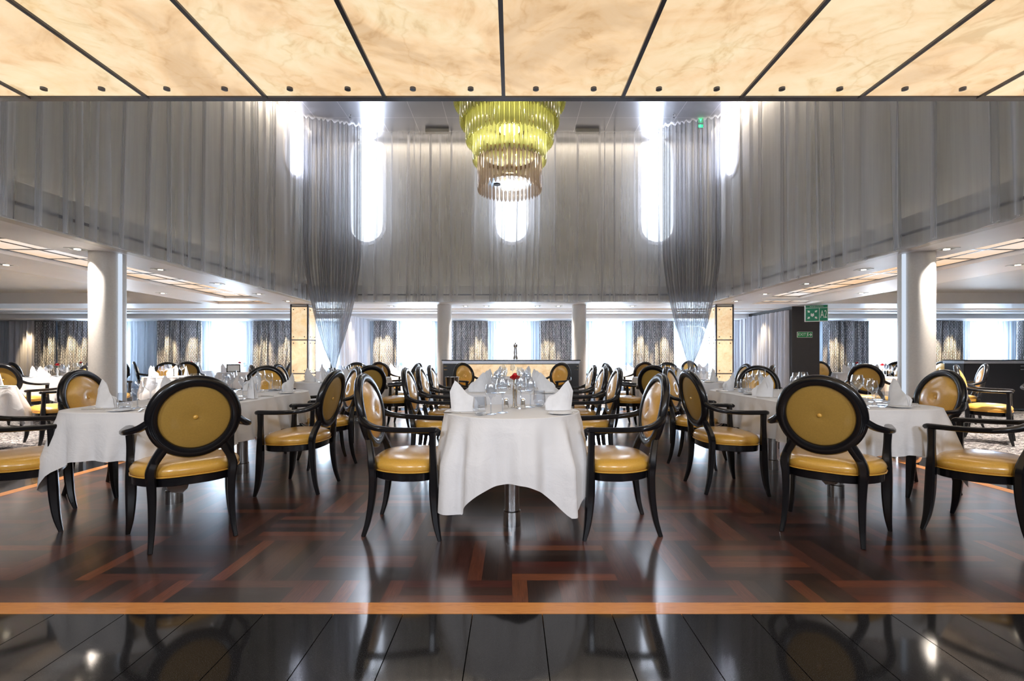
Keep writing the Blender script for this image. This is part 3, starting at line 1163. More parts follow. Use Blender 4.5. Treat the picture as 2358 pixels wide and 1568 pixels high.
# ------------------------------------------------------------------ chairs
def make_chair():
    o = thing('armchair', '', 'chair')
    # seat outline
    def outline(k_, z, n=36, ins=0):
        pts = []
        for j in range(n):
            a = 2 * PI * j / n
            ca, sa = cos(a), sin(a)
            e = .62
            x = math.copysign(abs(ca) ** e, ca)
            y = math.copysign(abs(sa) ** (e if sa > 0 else .85), sa)
            w = (.285 if y > 0 else .285 + .055 * y) - ins
            yy_ = y * (.222 - ins) + .018
            pts.append((x * w * k_, yy_ * k_ if k_ < 1 else yy_, z))
        return pts
    mb = MB()
    mb.rings([outline(1, .352, ins=.012), outline(1, .356, ins=.006), outline(1, .400, ins=.004), outline(1, .404, ins=.012)])
    mb.obj('seat_rail', 'black', o)
    mb = MB()
    prof = [(.98, .404, .010), (1, .410, .002), (1, .435, -.006), (1, .452, .0), (.95, .470, 0), (.84, .483, 0), (.62, .493, 0), (.32, .499, 0), (.06, .501, 0)]
    mb.rings([outline(k_, z, ins=i_) for k_, z, i_ in prof])
    seat = mb.obj('seat', 'leather', o, angle=0)
    mb = MB()
    mb.sweep([tuple(p) for p in outline(1, .409, ins=-.004)], (.004, .004), n=6, closed=True)
    mb.obj('piping', 'leather', seat)
    for s in (-1, 1):
        pts = smoothpath([(s * .285, .250, 0, .012, .012), (s * .276, .228, .10, .0215, .0210), (s * .272, .215, .24, .0290, .0270), (s * .272, .210, .37, .0300, .0260),
                          (s * .272, .208, .46, .0260, .023), (s * .275, .206, .56, .0215, .0195), (s * .280, .205, .655, .023, .021)])
        MB().sweep([p[:3] for p in pts], [p[3:] for p in pts], up=(0, 1, 0), sq=.55).obj('front_leg', 'black', o)
        pts = smoothpath([(s * .214, -.232, 0, .0125, .0135), (s * .205, -.203, .10, .0165, .0175), (s * .200, -.182, .24, .0205, .0215), (s * .203, -.175, .37, .024, .024),
                          (s * .208, -.178, .44, .027, .025), (s * .193, -.190, .50, .025, .022), (s * .160, -.210, .565, .027, .020), (s * .142, -.222, .60, .024, .018)])
        MB().sweep([p[:3] for p in pts], [p[3:] for p in pts], up=(0, 1, 0), sq=.55).obj('rear_leg', 'black', o)
        pts = smoothpath([(s * .225, -.243, .735, .018, .022), (s * .262, -.205, .705, .020, .021), (s * .305, -.130, .683, .022, .018), (s * .318, -.02, .672, .023, .0175),
                          (s * .302, .10, .668, .023, .0175), (s * .282, .205, .666, .024, .018), (s * .276, .232, .664, .020, .017), (s * .274, .244, .655, .012, .012)])
        MB().sweep([p[:3] for p in pts], [p[3:] for p in pts], sq=.75, n=10).obj('armrest', 'black', o)
    # back: frame, pads in tilted plane
    tilt = R(12)
    cz, cy = .757, -.255

    def bk(x, d, h):
        """x across, h up in back plane from centre, d forward"""
        return (x, cy - h * sin(tilt) + d * cos(tilt) + .10 * x * x * 2.2, cz + h * cos(tilt) + d * sin(tilt))
    n = 56
    rr = []
    prof = [(.185, -.019), (.180, 0), (.185, .019), (.205, .027), (.230, .024), (.242, .008), (.242, -.008), (.230, -.024), (.205, -.027)]
    for pr, d in prof + prof[:1]:
        rr.append([bk(pr * cos(2 * PI * j / n), d, pr * 1.03 * sin(2 * PI * j / n)) for j in range(n)])
    MB().rings(rr, False, False).obj('back_frame', 'black', o, angle=0)

    def pad(front):
        sg = 1 if front else -1
        bul = .030 if front else .006
        prof = [(.186, .004), (.183, .014), (.176, .019 if front else .016), (.150, .021 + bul * .35 if front else .018), (.115, .022 + bul * .7 if front else .020), (.075, .022 + bul), (.045, .022 + bul * .97), (.022, .022 + bul * .72), (.008, .022 + bul * .5)]
        if not front:
            prof = [(.186, .002), (.183, .006), (.176, .008), (.150, .010), (.115, .012), (.075, .013), (.045, .013), (.022, .010), (.008, .008)]
        rr = [[bk(r_ * cos(2 * PI * j / n), sg * d, r_ * 1.03 * sin(2 * PI * j / n)) for j in (range(n) if not front else reversed(range(n)))] for r_, d in prof]
        p = MB().rings(rr, False, True).obj('back_cushion' if front else 'back_panel', 'leather' if front else 'leather_shaded', o, angle=0)
        base = prof[-1][1]
        rr = [[bk(r_ * cos(2 * PI * j / 14), sg * (base + d), r_ * sin(2 * PI * j / 14)) for j in range(14)] for r_, d in ((.013, 0), (.013, .004), (.009, .008), (.002, .0095))]
        MB().rings(rr, False, True).obj('button', 'leather', p, angle=0)
    pad(True)
    pad(False)
    return o


chairK = Kind(make_chair)


def chair(x, y, fx, fy, label, group):
    rz = math.atan2(fy, fx) - PI / 2
    return chairK.place((x, y, 0), rz, label, group)


# ------------------------------------------------------------------ tables
ZTAB = .75


def rrect(a, b_, r, n=160):
    """points and outward normals around a rounded rectangle, even spacing"""
    segs = []
    pts = []
    per = 2 * (2 * (a - r) + 2 * (b_ - r)) + 2 * PI * r
    for k in range(n):
        s_ = per * k / n
        cur = s_
        done = False
        order = [('l', (a, -(b_ - r)), (0, 1), 2 * (b_ - r), (1, 0)), ('c', (a - r, b_ - r), 0), ('l', (a - r, b_), (-1, 0), 2 * (a - r), (0, 1)), ('c', (-(a - r), b_ - r), 1),
                 ('l', (-a, b_ - r), (0, -1), 2 * (b_ - r), (-1, 0)), ('c', (-(a - r), -(b_ - r)), 2), ('l', (-(a - r), -b_), (1, 0), 2 * (a - r), (0, -1)), ('c', (a - r, -(b_ - r)), 3)]
        for e in order:
            ln = e[3] if e[0] == 'l' else PI / 2 * r
            if cur <= ln + 1e-9:
                if e[0] == 'l':
                    pts.append(((e[1][0] + e[2][0] * cur, e[1][1] + e[2][1] * cur), e[4], s_))
                else:
                    an = e[2] * PI / 2 + cur / r
                    pts.append(((e[1][0] + r * cos(an), e[1][1] + r * sin(an)), (cos(an), sin(an)), s_))
                break
            cur -= ln
    return pts, per


def tablecloth(x, y, a, b_, r, A, B, label, seed, group, maxd=.60, amp=.030, rz=0, n=160):
    rnd = random.Random(seed)
    pts, per = rrect(a, b_, r, n)
    mb = MB()
    rr = []
    for k_ in (.001, .35, .7, .93, 1.0):
        rr.append([(p[0] * k_, p[1] * k_, ZTAB + .003) for p, nn, s_ in pts])
    nf = max(8, round(per / .21))
    ph = rnd.uniform(0, 6)
    rows = 12
    ja = [rnd.uniform(.5, 1.2) for _ in range(40)]

    def drop(p, nn):
        t = 9
        if abs(nn[0]) > 1e-3: t = min(t, (A - p[0] * math.copysign(1, nn[0])) / abs(nn[0]))
        if abs(nn[1]) > 1e-3: t = min(t, (B - p[1] * math.copysign(1, nn[1])) / abs(nn[1]))
        return min(t, maxd)
    D = [drop(p, nn) for p, nn, s_ in pts]
    Dm = min(D)
    for j in range(rows + 1):
        t = j / rows
        ring = []
        for (p, nn, s_), d in zip(pts, D):
            u = s_ / per
            cornern = (d - Dm) / max(.05, maxd - Dm)
            f = sin(2 * PI * nf * u + ph + 1.1 * sin(2 * PI * 3 * u + ph))
            f2 = sin(2 * PI * nf * 2.3 * u + ph * 2)
            tt = d * t
            flare = amp * min(1, tt / .28) * (1.15 + f + .25 * f2) * (.8 + .7 * cornern)
            out_ = .008 * min(1, t * 6) + flare + .030 * cornern * t
            ring.append((p[0] + nn[0] * out_, p[1] + nn[1] * out_, ZTAB + .001 - tt - (.004 if j else 0)))
        rr.append(ring)
    mb.rings(rr, True, False)
    o = mb.obj('tablecloth', 'linen', None, angle=0)
    o.location = (x, y, 0)
    o.rotation_euler = (0, 0, rz)
    return tag(o, label, 'tablecloth', group)


def table(x, y, a, b_, r, label, peds, group, rz=0):
    o = thing('dining_table', label, 'table', (x, y, 0), rz, group)
    pts, per = rrect(a - .006, b_ - .006, r - .006, 96)
    mb = MB()
    mb.rings([[(p[0], p[1], z) for p, nn, s_ in pts] for z in (ZTAB - .03, ZTAB)])
    mb.obj('tabletop', 'brown_wood', o)
    for py_ in peds:
        p = MB().lathe([(.049, 0.02), (.049, ZTAB - .045), (.13, ZTAB - .04), (.13, ZTAB - .03)], 32, 0, py_).obj('pedestal', 'steel', o)
        MB().lathe([(.058, 0), (.058, .095), (.052, .10)], 32, 0, py_).obj('base_sleeve', 'steel', p)


# ------------------------------------------------------------------ tableware prototypes
def one(name, cat, mb, material, **kw):
    o = mb.obj(name, material, None, **kw)
    o['category'] = cat
    return o


def make_wine(h=.215, rb=.042, name='wine_glass'):
    k = h / .215
    prof = [(.034, 0), (.033, .003), (.010, .006), (.004, .012), (.0038, .10 * k), (.010, .112 * k), (.030, .128 * k), (rb, .150 * k), (rb * 1.0, .172 * k), (rb * .80, h)]
    o = one(name, 'glass', MB().lathe(prof, 20, cap0=True, cap1=False), 'glass')
    return o


def make_tumbler():
    mb = MB().lathe([(.020, 0), (.034, .012), (.043, .035), (.044, .06), (.038, .112)], 24, cap0=True, cap1=False)
    o = thing('tumbler', '', 'glass')
    mb.obj('bowl', 'glass', o)
    MB().lathe([(.001, .006), (.028, .0065), (.034, .014), (.030, .018), (.001, .0185)], 20).obj('thick_base', 'glass', o)
    return o


def make_napkin():
    o = thing('napkin', '', 'napkin')
    for layer in range(3):
        mb = MB()
        rr = []
        ns, nt_ = 14, 7
        sc_ = 1 - .10 * layer
        for side in (1, -1):
            rr_ = []
            for j in range(nt_ + 1):
                t = j / nt_
                row = []
                for i in range(ns + 1):
                    s_ = i / ns
                    H = .190 * min(1, .66 + s_ * 2.9) if s_ < .12 else .190 - (s_ - .12) * .158 + .012 * sin(s_ * 9)
                    H = H * sc_
                    bx = (-.085 + .170 * s_) * sc_
                    x = bx - .012 * t * (1 - s_) + .016 * sin(s_ * 3) * t
                    th = (.040 * sin(PI * min(1, max(0, s_))) ** .6 + .002) * (1 - t ** 1.6) * (1 - .25 * layer)
                    y = side * th + .012 * sin(s_ * 5 + layer) * t + layer * .008 - .03 * (1 - s_) * (1 - t) * .4
                    row.append((x + layer * .010, y, H * t))
                rr_.append(row)
            n0 = len(mb.v)
            for row in rr_:
                mb.v += row
            k_ = ns + 1
            for j in range(nt_):
                for i in range(ns):
                    a = n0 + j * k_ + i
                    mb.f.append((a, a + 1, a + k_ + 1, a + k_) if side < 0 else (a, a + k_, a + k_ + 1, a + 1))
        mb.obj('fold', 'napkin', o, angle=60)
    return o


def make_plate():
    return one('side_plate', 'plate', MB().lathe([(.045, 0), (.075, .009), (.078, .0105), (.074, .0115), (.048, .004), (.001, .0035)], 32, cap1=True), 'porcelain')


def make_knife():
    o = thing('table_knife', '', 'knife')
    MB().sweep([(0, -.11, .004), (0, -.05, .0045), (0, 0, .004)], [(.005, .0035), (.0065, .004), (.005, .0035)], n=8).obj('handle', 'silver', o)
    MB().sweep([(0, 0, .003), (.001, .06, .003), (-.002, .12, .003)], [(.008, .0008), (.010, .0008), (.002, .0006)], n=6).obj('blade', 'silver', o)
    return o


def make_fork():
    o = thing('table_fork', '', 'fork')
    MB().sweep([(0, -.10, .003), (0, -.02, .003), (0, .04, .005)], [(.006, .002), (.003, .002), (.004, .002)], n=8).obj('handle', 'silver', o)
    for dx in (-.008, -.0027, .0027, .008):
        MB().sweep([(dx * .5, .038, .005), (dx, .055, .004), (dx, .09, .006)], [(.002, .001), (.0016, .001), (.0012, .001)], n=6).obj('tine', 'silver', o)
    return o


def make_vase():
    """silver bud vase with rose; rose is its own thing"""
    o = thing('bud_vase', '', 'vase')
    MB().lathe([(.030, 0), (.030, .004), (.016, .010), (.013, .05), (.016, .11), (.013, .15), (.015, .155)], 20, cap1=False).obj('body', 'silver', o)
    return o


def make_rose():
    o = thing('red_rose', '', 'flower')
    MB().sweep([(0, 0, .02), (.002, .001, .10), (0, 0, .205)], (.002, .002), n=6).obj('stem', 'stem', o)
    for k_, (r_, zz, ti) in enumerate([(.012, .225, 0)] + [(.022, .218, a) for a in (0, 2.1, 4.2)] + [(.033, .210, a) for a in (.8, 2.0, 3.3, 4.6, 5.8)]):
        mb = MB()
        ns = 7
        rows = []
        for j in range(5):
            t = j / 4
            row = []
            for i in range(ns):
                a = ti + (i / (ns - 1) - .5) * (2.4 if k_ else 6.2)
                rad = r_ * (.35 + .75 * t ** .8)
                row.append((rad * cos(a), rad * sin(a), zz - .016 + t * .034 * (1 - .45 * (2 * i / (ns - 1) - 1) ** 2) - (.007 * t * t if k_ else 0)))
            rows.append(row)
        mb.rings(rows, False, False, closed=False)
        if not k_:
            mb.lathe([(.002, .206), (.014, .212), (.018, .226), (.012, .238), (.002, .242)], 12)
        mb.obj('petal', 'petal', o, angle=0)
    return o


def make_shaker():
    o = thing('salt_shaker', '', 'shaker')
    MB().lathe([(.016, 0), (.018, .01), (.013, .05)], 16, cap1=False).obj('body', 'silver', o)
    MB().lathe([(.014, .05), (.014, .062), (.008, .070)], 16).obj('cap', 'silver', o)
    return o


K = dict(wine=Kind(lambda: make_wine()), small=Kind(lambda: make_wine(.185, .036)), tumbler=Kind(make_tumbler), napkin=Kind(make_napkin),
         plate=Kind(make_plate), knife=Kind(make_knife), fork=Kind(make_fork), vase=Kind(make_vase), rose=Kind(make_rose), shaker=Kind(make_shaker))
ZS = ZTAB + .0045


def put(kind, x, y, rz, label, group, z=ZS):
    return K[kind].place((x, y, z), rz, label, group)



def setting(ex, ey, dx, dy, seat, tab, level=3, flip=1, nap_rz=0, seed=0):
    """ex,ey table edge point; (dx,dy) unit vector from diner toward the table inside"""
    rx, ry = dy, -dx            # diner's right hand
    at = lambda inn, rt: (ex + dx * inn + rx * rt, ey + dy * inn + ry * rt)
    rz = math.atan2(dy, dx) - PI / 2
    W = f'at the {seat} place of the {tab}'
    x, y = at(.15, 0)
    put('napkin', x, y, rz + nap_rz + (0 if flip > 0 else PI), f'white folded napkin {W}', 'folded napkins on the tables')
    x, y = at(.40, .10)
    put('wine', x, y, 0, f'tall wine glass {W}', 'wine glasses')
    if level >= 2:
        x, y = at(.33, .185)
        put('small', x, y, 0, f'short wine glass {W}', 'wine glasses')
        x, y = at(.16, -.235)
        put('plate', x, y, 0, f'white side plate {W}', 'side plates')
    if level >= 3:
        x, y = at(.265, .235)
        put('tumbler', x, y, 0, f'clear tumbler {W}', 'tumblers')
        x, y = at(.14, .135)
        put('knife', x, y, rz, f'silver table knife {W}', 'table knives')
        x, y = at(.14, -.125)
        put('fork', x, y, rz, f'silver table fork {W}', 'table forks')


def centrepiece(x, y, tab, rose=True, shakers=True):
    put('vase', x, y, 0, f'slim silver bud vase on the {tab}', 'silver bud vases')
    if rose:
        put('rose', x, y, 0, f'red rose in the silver vase on the {tab}', 'red table roses')
    if shakers:
        put('shaker', x - .06, y - .05, 0, f'left silver-capped shaker on the {tab}', 'shakers')
        put('shaker', x + .055, y - .06, 0, f'right silver-capped shaker on the {tab}', 'shakers')


CH = 'yellow armchairs around the tables'


def cdesc(view, seat, tab):
    return f'yellow oval-back armchair {view} {seat} of the {tab}'.replace('  ', ' ')


# --- front centre round table
T = 'front centre round table'
table(0, 3.23, .44, .44, .4399, 'round dining table with one steel pedestal at the front centre', [0], 'dining tables')
tablecloth(0, 3.23, .442, .442, .4415, .80, .80, 'white cloth with hanging corners on the front centre round table', 3, 'white tablecloths', maxd=.56, amp=.027, n=240)
chair(-.685, 3.23, 1, 0, cdesc('on the', 'left', T), CH)
chair(.685, 3.23, -1, 0, cdesc('on the', 'right', T), CH)
setting(-.46, 3.20, 1, 0, 'left', T, nap_rz=R(90))
setting(.46, 3.26, -1, 0, 'right', T, nap_rz=R(-90), flip=-1)
centrepiece(.02, 3.40, T)

# --- oblong tables: mirrored left/right
def oblong(s, cy, side, rank, front, dt=0, near_outer=None, near_inner=None):
    T = f'{rank} {side} oblong table'
    X = s * 2.57
    a, b_, r = .48, 1.12, .36
    table(X, cy + dt, a, b_, r, f'oblong dining table on two steel pedestals, {rank} {side}', [-.47, .47], 'dining tables')
    tablecloth(X, cy + dt, a + .002, b_ + .002, r + .002, a + .29, b_ + .29, f'white cloth draped over the {rank} {side} oblong table', 7 + cy * 3 + s, 'white tablecloths', maxd=.50, amp=.028, n=280)
    inner, outer = ('right', 'left') if s < 0 else ('left', 'right')
    # (dx from X toward outer positive), y offset, facing(outer->)
    lv = 3 if front else 2
    # front inner chair, front outer chair, outer side, inner side, far inner, far outer
    o_ = s
    ni = near_inner or (X - o_ * .545, cy - 1.09, o_ * .66, .75)
    no = near_outer or (X + o_ * .665, cy - .95, -o_ * .82, .57)
    chair(*ni, cdesc('seen from behind, near', inner, T), CH)
    chair(*no, cdesc('near', outer, T), CH)
    chair(X + o_ * .79, cy - .02, -o_, 0, cdesc('facing inward,', f'{outer} side', T), CH)
    chair(X - o_ * .79, cy + .0, o_, 0.04, cdesc('side-on at the', f'{inner} side', T), CH)
    chair(X - o_ * .64, cy + .98, o_ * .84, -.54, cdesc('at the far', inner, T), CH)
    chair(X + o_ * .36, cy + 1.58, -o_ * .30, -.95, cdesc('facing the camera, far', outer, T), CH)
    e = [(-o_ * .30, -1.02, o_ * .5, .86, f'near {inner}', 0), (o_ * .40, -.84, -o_ * .82, .57, f'near {outer}', 1), (o_ * .48, 0, -o_, 0, f'{outer} side', 0),
         (-o_ * .48, 0.02, o_, 0, f'{inner} side', 1), (-o_ * .45, .80, o_ * .9, -.4, f'far {inner}', 0), (o_ * .2, 1.10, -o_ * .2, -.98, f'far {outer}', 1)]
    for dx, dy, ux, uy, nm, fl in e:
        l_ = math.hypot(ux, uy)
        setting(X + dx, cy + dt + dy, ux / l_, uy / l_, nm, T, lv, flip=1 if (fl + (s > 0)) % 2 else -1, nap_rz=math.atan2(uy, ux) * -0 + R(35) * (1 if fl else -1))
    centrepiece(X, cy + dt + .1, T, rose=False)


oblong(-1, 4.15, 'left', 'front', True, .04)
oblong(1, 4.15, 'right', 'front', True, .20, (3.02, 3.10, -.55, .83), (2.03, 3.13, .69, .72))
oblong(-1, 7.65, 'left', 'second', False)
oblong(1, 7.65, 'right', 'second', False)

# --- centre long table
T = 'centre long table'
table(0, 5.75, .50, 1.18, .20, 'long dining table in the centre row behind the round one', [-.7, .7], 'dining tables')
tablecloth(0, 5.75, .502, 1.182, .202, .80, 1.48, 'white cloth on the long table behind the front round one', 31, 'white tablecloths', maxd=.45, amp=.022, n=260)
for i, y in enumerate((4.95, 5.68, 6.42)):
    w = ('nearest', 'middle', 'farthest')[i]
    for s in (-1, 1):
        sd = 'left' if s < 0 else 'right'
        chair(s * .78, y, -s, 0, f'yellow oval-back armchair, {w} of three on the {sd} of the {T}', CH)
        setting(s * .50, y, -s, 0, f'{w} {sd}', T, 2, flip=s, nap_rz=-s * R(90) + R(10) * i)
centrepiece(.03, 5.3, T, rose=False)

# --- far centre round table
T = 'far centre round table'
table(0, 8.35, .50, .50, .4999, 'round dining table before the onyx sideboard', [0], 'dining tables')
tablecloth(0, 8.35, .502, .502, .5015, .80, .80, 'white cloth on the round table before the onyx sideboard', 33, 'white tablecloths', n=120)
chair(-.73, 8.95, .7, -.75, 'yellow oval-back armchair before the left part of the onyx sideboard', CH)
chair(.73, 8.95, -.7, -.75, 'yellow oval-back armchair before the right part of the onyx sideboard', CH)
setting(-.36, 8.68, .7, -.7, 'far left', T, 1)
setting(.36, 8.68, -.7, -.7, 'far right', T, 1)

# --- outer round tables on the carpet and by the windows
outer = [
    # name, x, y, chairs [(dx, dy)], rose
    ('left edge carpet table', -6.35, 5.62, [(.42, .68, 'near right'), (-.78, .2, 'left side')], False),
    ('second left carpet table', -7.95, 8.55, [(.15, -.80, 'near'), (-.80, .1, 'left side')], True),
    ('carpet table past left column', -6.05, 8.75, [(-.55, .66, 'far'), (-.72, -.40, 'left side')], False),
    ('window table at far left', -9.7, 11.0, [(-.3, -.77, 'near'), (.78, -.2, 'right side')], True),
    ('second left window table', -8.0, 12.2, [(.4, -.7, 'right side'), (-.6, -.5, 'near left')], True),
    ('third left window table', -6.35, 11.4, [(.80, 0.1, 'right side')], True),
    ('window table by left pillar', -5.0, 12.2, [(-.55, .6, 'left side')], True),
    ('window table behind left drape', -2.75, 11.8, [(.78, .1, 'right side'), (-.1, -.80, 'near')], False),
    ('window table right of sideboard', 2.75, 11.8, [(-.78, .1, 'left side'), (.1, -.80, 'near')], False),
    ('window table by right pillar', 4.9, 12.0, [(-.1, .80, 'right side')], False),
    ('right edge carpet table', 6.85, 5.75, [(-.58, .62, 'left side'), (.4, .72, 'far')], False),
    ('second right carpet table', 6.40, 8.45, [(-.66, -.62, 'near left'), (.80, -.50, 'near right')], True),
    ('window table by dark wall', 7.55, 10.7, [(-.05, .82, 'far'), (.80, .1, 'right side')], True),
    ('window table by right sideboard', 9.6, 12.2, [(-.5, -.65, 'near left'), (.78, 0, 'right side')], True),
]
for i, (T, x, y, chs, rose) in enumerate(outer):
    table(x, y, .46, .46, .4599, f'round dining table under the white cloth, {T}'.replace('table, ', ''), [0], 'dining tables')
    tablecloth(x, y, .462, .462, .4615, .80, .80, f'white cloth on the {T}', 50 + i, 'white tablecloths', maxd=.50, n=120, rz=R(20 * i))
    for dx, dy, nm in chs:
        l_ = math.hypot(dx, dy)
        chair(x + dx * 1.07, y + dy * 1.07, -dx / l_, -dy / l_, f'yellow oval-back armchair at the {nm} of the {T}', CH)
        setting(x + dx / l_ * .46, y + dy / l_ * .46, -dx / l_, -dy / l_, nm, T, 2 if y < 9 else 1)
    for a, nm in ((200, 'left rim'), (340, 'right rim')):
        ux, uy = cos(R(a)), sin(R(a))
        setting(x + ux * .46, y + uy * .46, -ux, -uy, nm, T, 1, nap_rz=R(60))
    centrepiece(x, y, T, rose, False)

# ------------------------------------------------------------------ chandelier
CX, CYc = -.03, 6.2
ch = thing('chandelier', 'large tiered chandelier of lime and smoky glass rods hanging in the atrium', 'chandelier', (CX, CYc, 0))
tiers = [  # radius, bottom z, length, count, material
    (.395, 3.19, .44, 44, 'rod_clear'), (.455, 3.55, .36, 50, 'rod_lime'), (.545, 3.80, .36, 58, 'rod_lime'), (.62, 4.03, .36, 66, 'rod_lime'),
    (.695, 4.27, .36, 72, 'rod_lime'), (.75, 4.52, .36, 78, 'rod_lime'), (.80, 4.78, .36, 82, 'rod_lime')]


def rod(mb, r, a, z, ln, w=.017):
    c, s = cos(a), sin(a)
    ra = []
    for k_, zz in ((.15, z), (1, z + .035), (1, z + ln - .01), (.7, z + ln)):
        ring = []
        for j in range(6):
            b_ = 2 * PI * j / 6
            u, v_ = w * k_ * cos(b_), w * .8 * k_ * sin(b_)
            ring.append(((r + v_) * c - u * s, (r + v_) * s + u * c, zz))
        ra.append(ring)
    mb.rings(ra)


rest = MB()
for ti, (r, z, ln, cnt, mt) in enumerate(tiers):
    wr = 2 * PI * r / cnt * .36
    for k_ in range(cnt):
        a = 2 * PI * k_ / cnt
        if ti < 2:
            mb = MB(); rod(mb, r, a, z, ln, wr)
            mb.obj('glass_rod', mt, ch, angle=30)
        else:
            rod(rest, r, a, z, ln, wr)
            if k_ % 1 == 0:
                rod(rest, r - .045, a + PI / cnt, z + .03, ln, wr)
    MB().lathe([(r - .07, z + ln - .01), (r + .012, z + ln - .01), (r + .012, z + ln + .012), (r - .07, z + ln + .012)], 64, cap0=False, cap1=False).obj('tier_ring', 'gold_ring', ch)
q = rest.obj('glass_rods', 'rod_lime', ch, angle=30)
q['kind'] = 'stuff'
MB().lathe([(.27, 3.30), (.28, 3.30), (.28, 3.33), (.27, 3.34)], 48).obj('bottom_plate', 'silver', ch)
for i in range(5):
    a = 2 * PI * i / 5 + .5
    MB().lathe([(.045, 3.292), (.045, 3.30)], 20, .16 * cos(a), .16 * sin(a)).obj('spot_lamp', 'lamp' if i != 2 else 'black_plastic', ch)
MB().lathe([(.05, 3.34), (.05, ZT)], 20).obj('stem', 'silver', ch)
MB().lathe([(.62, ZT - .04), (.62, ZT - .001)], 48).obj('ceiling_rose', 'gold_ring', ch)
# inner drum that holds the bulbs
for z in (3.95, 4.45, 4.95):
    MB().lathe([(.05, z), (.13, z + .02), (.13, z + .05), (.05, z + .07)], 24).obj('bulb_ring', emit('bulb_glow', (1, .93, .6), 1.0), ch)
for z in (3.68, 3.95, 4.25, 4.6):
    light('POINT', (CX, CYc, z), 4, (1, .97, .80), size=.12, name='chandelier_bulb')


# ------------------------------------------------------------------ downlights, sprinklers, sensors
def make_down():
    o = thing('downlight', '', 'downlight')
    fr = MB()
    s_ = .075
    fr.box(-s_, s_, -s_, -s_ + .02, -.006, 0); fr.box(-s_, s_, s_ - .02, s_, -.006, 0)
    fr.box(-s_, -s_ + .02, -s_ + .02, s_ - .02, -.006, 0); fr.box(s_ - .02, s_, -s_ + .02, s_ - .02, -.006, 0)
    fr.obj('frame', 'white_sign', o, smooth=False)
    MB().box(-s_ + .02, s_ - .02, -s_ + .02, s_ - .02, -.003, 0).obj('housing', 'black_plastic', o, smooth=False)
    MB().lathe([(.028, -.008), (.028, -.003)], 16).obj('lamp', 'lamp', o)
    return o


def make_sprinkler():
    o = thing('sprinkler', '', 'sprinkler')
    MB().lathe([(.022, -.004), (.022, 0)], 16).obj('flange', 'steel', o)
    MB().lathe([(.006, -.045), (.006, -.004)], 10).obj('body', 'steel', o)
    MB().lathe([(.018, -.048), (.018, -.045)], 14).obj('deflector', 'dark_steel', o)
    return o


DK, SK = Kind(make_down), Kind(make_sprinkler)
for s, sd in ((-1, 'left'), (1, 'right')):
    for i, y in enumerate((3.75, 4.95, 6.12, 7.3, 8.5, 9.6)):
        DK.place((s * 4.40, y, ZC), 0, f'square recessed downlight, {ORD[i]} from the camera along the {sd} atrium edge', 'ceiling downlights')
        if i in (1, 3, 5):
            light('SPOT', (s * 4.40, y, ZC - .03), 42, WARM, (0, 0, 0), .03, spot=90, blend=.8, name='downlight_beam')
    for i, (x, y) in enumerate(((6.0, 5.8), (6.0, 8.4))):
        DK.place((s * x, y, ZC), 0, f'square recessed downlight, {("nearer", "farther")[i]} one outside the {sd} lit strip', 'ceiling downlights')
        light('SPOT', (s * x, y, ZC - .03), 60, WARM, (0, 0, 0), .03, spot=100, blend=.8, name='downlight_beam')
    for i, (x, y) in enumerate(((7.4, 6.9), (9.0, 8.2))):
        DK.place((s * x, y, ZC + .22), 0, f'square downlight in the {sd} ceiling coffer, {("nearer", "farther")[i]} one', 'ceiling downlights')
        light('SPOT', (s * x, y, ZC + .18), 60, WARM, (0, 0, 0), .03, spot=110, blend=.8, name='downlight_beam')
    SK.place((s * 6.0, 7.45, ZC), 0, f'small sprinkler head below the {sd} ceiling beam', 'ceiling sprinklers')
    SK.place((s * 7.9, 6.0, ZC + .22), 0, f'small sprinkler head in the {sd} ceiling coffer', 'ceiling sprinklers')
    SK.place((s * 2.98, 9.0, ZT), 0, f'small sprinkler head under the {sd} part of the metal atrium ceiling', 'ceiling sprinklers')
    # column washers
    aim(light('SPOT', (s * 4.95, 4.62, ZC - .04), 2.2, (1, .66, .38), (0, 0, 0), .04, spot=70, blend=1, name='column_washer'), (s * 4.40, 5.10, .9))
for i, x in enumerate((-2.6, -1.0, -.55, .55, 1.0, 2.6)):
    DK.place((x, 10.55, ZC), 0, f'square recessed downlight behind the atrium curtain, {("first", "second", "third", "third", "second", "first")[i]} from the {"left" if i < 3 else "right"}', 'ceiling downlights')
    light('SPOT', (x, 10.55, ZC - .03), 45, WARM, (0, 0, 0), .03, spot=110, blend=.8, name='downlight_beam')
wash = [(60, 108), (150, 190), (380, 440), (600, 655), (870, 890), (1100, 1100), (1262, 1262), (1478, 1478), (1530, 1530), (1930, 1930), (2160, 2160), (2200, 2200)]
for i, (a, b_) in enumerate(wash):
    for px_ in sorted({a, b_}):
        x = PX(px_, 13.1)
        light('SPOT', (x, 12.98, 2.06), 26, (1, .74, .42), (R(14), 0, 0), .03, spot=44, blend=.9, name='curtain_washer')
for x, sd in ((-3.6, 1), (5.75, 1)):
    for y in (11.6, 12.6):
        light('SPOT', (x, y, 2.15), 14, (1, .78, .5), (R(0), R(12) * (1 if x < 0 else -1), 0), .03, spot=70, blend=.9, name='partition_washer')

# green emergency light and curtain brackets under the atrium ceiling
o = thing('emergency_light', 'small green glowing emergency light under the right back ceiling corner', 'light', (3.60, 9.35, 5.50))
MB().box(-.05, .05, -.02, .02, -.03, .05).obj('housing', 'black_plastic', o, smooth=False)
MB().box(-.04, .04, -.026, -.02, -.02, .035).obj('lens', 'lamp_green', o, smooth=False)
for x, nm in ((-1.46, 'left'), (1.47, 'right')):
    o = thing('curtain_bracket', f'grey bracket box under the atrium ceiling {nm} of the chandelier', 'bracket', (x, 9.58, ZT - .07), 0, 'ceiling bracket boxes')
    MB().box(-.23, .23, -.06, .04, 0, .07).obj('box', 'fascia', o, smooth=False, bevel=.006)
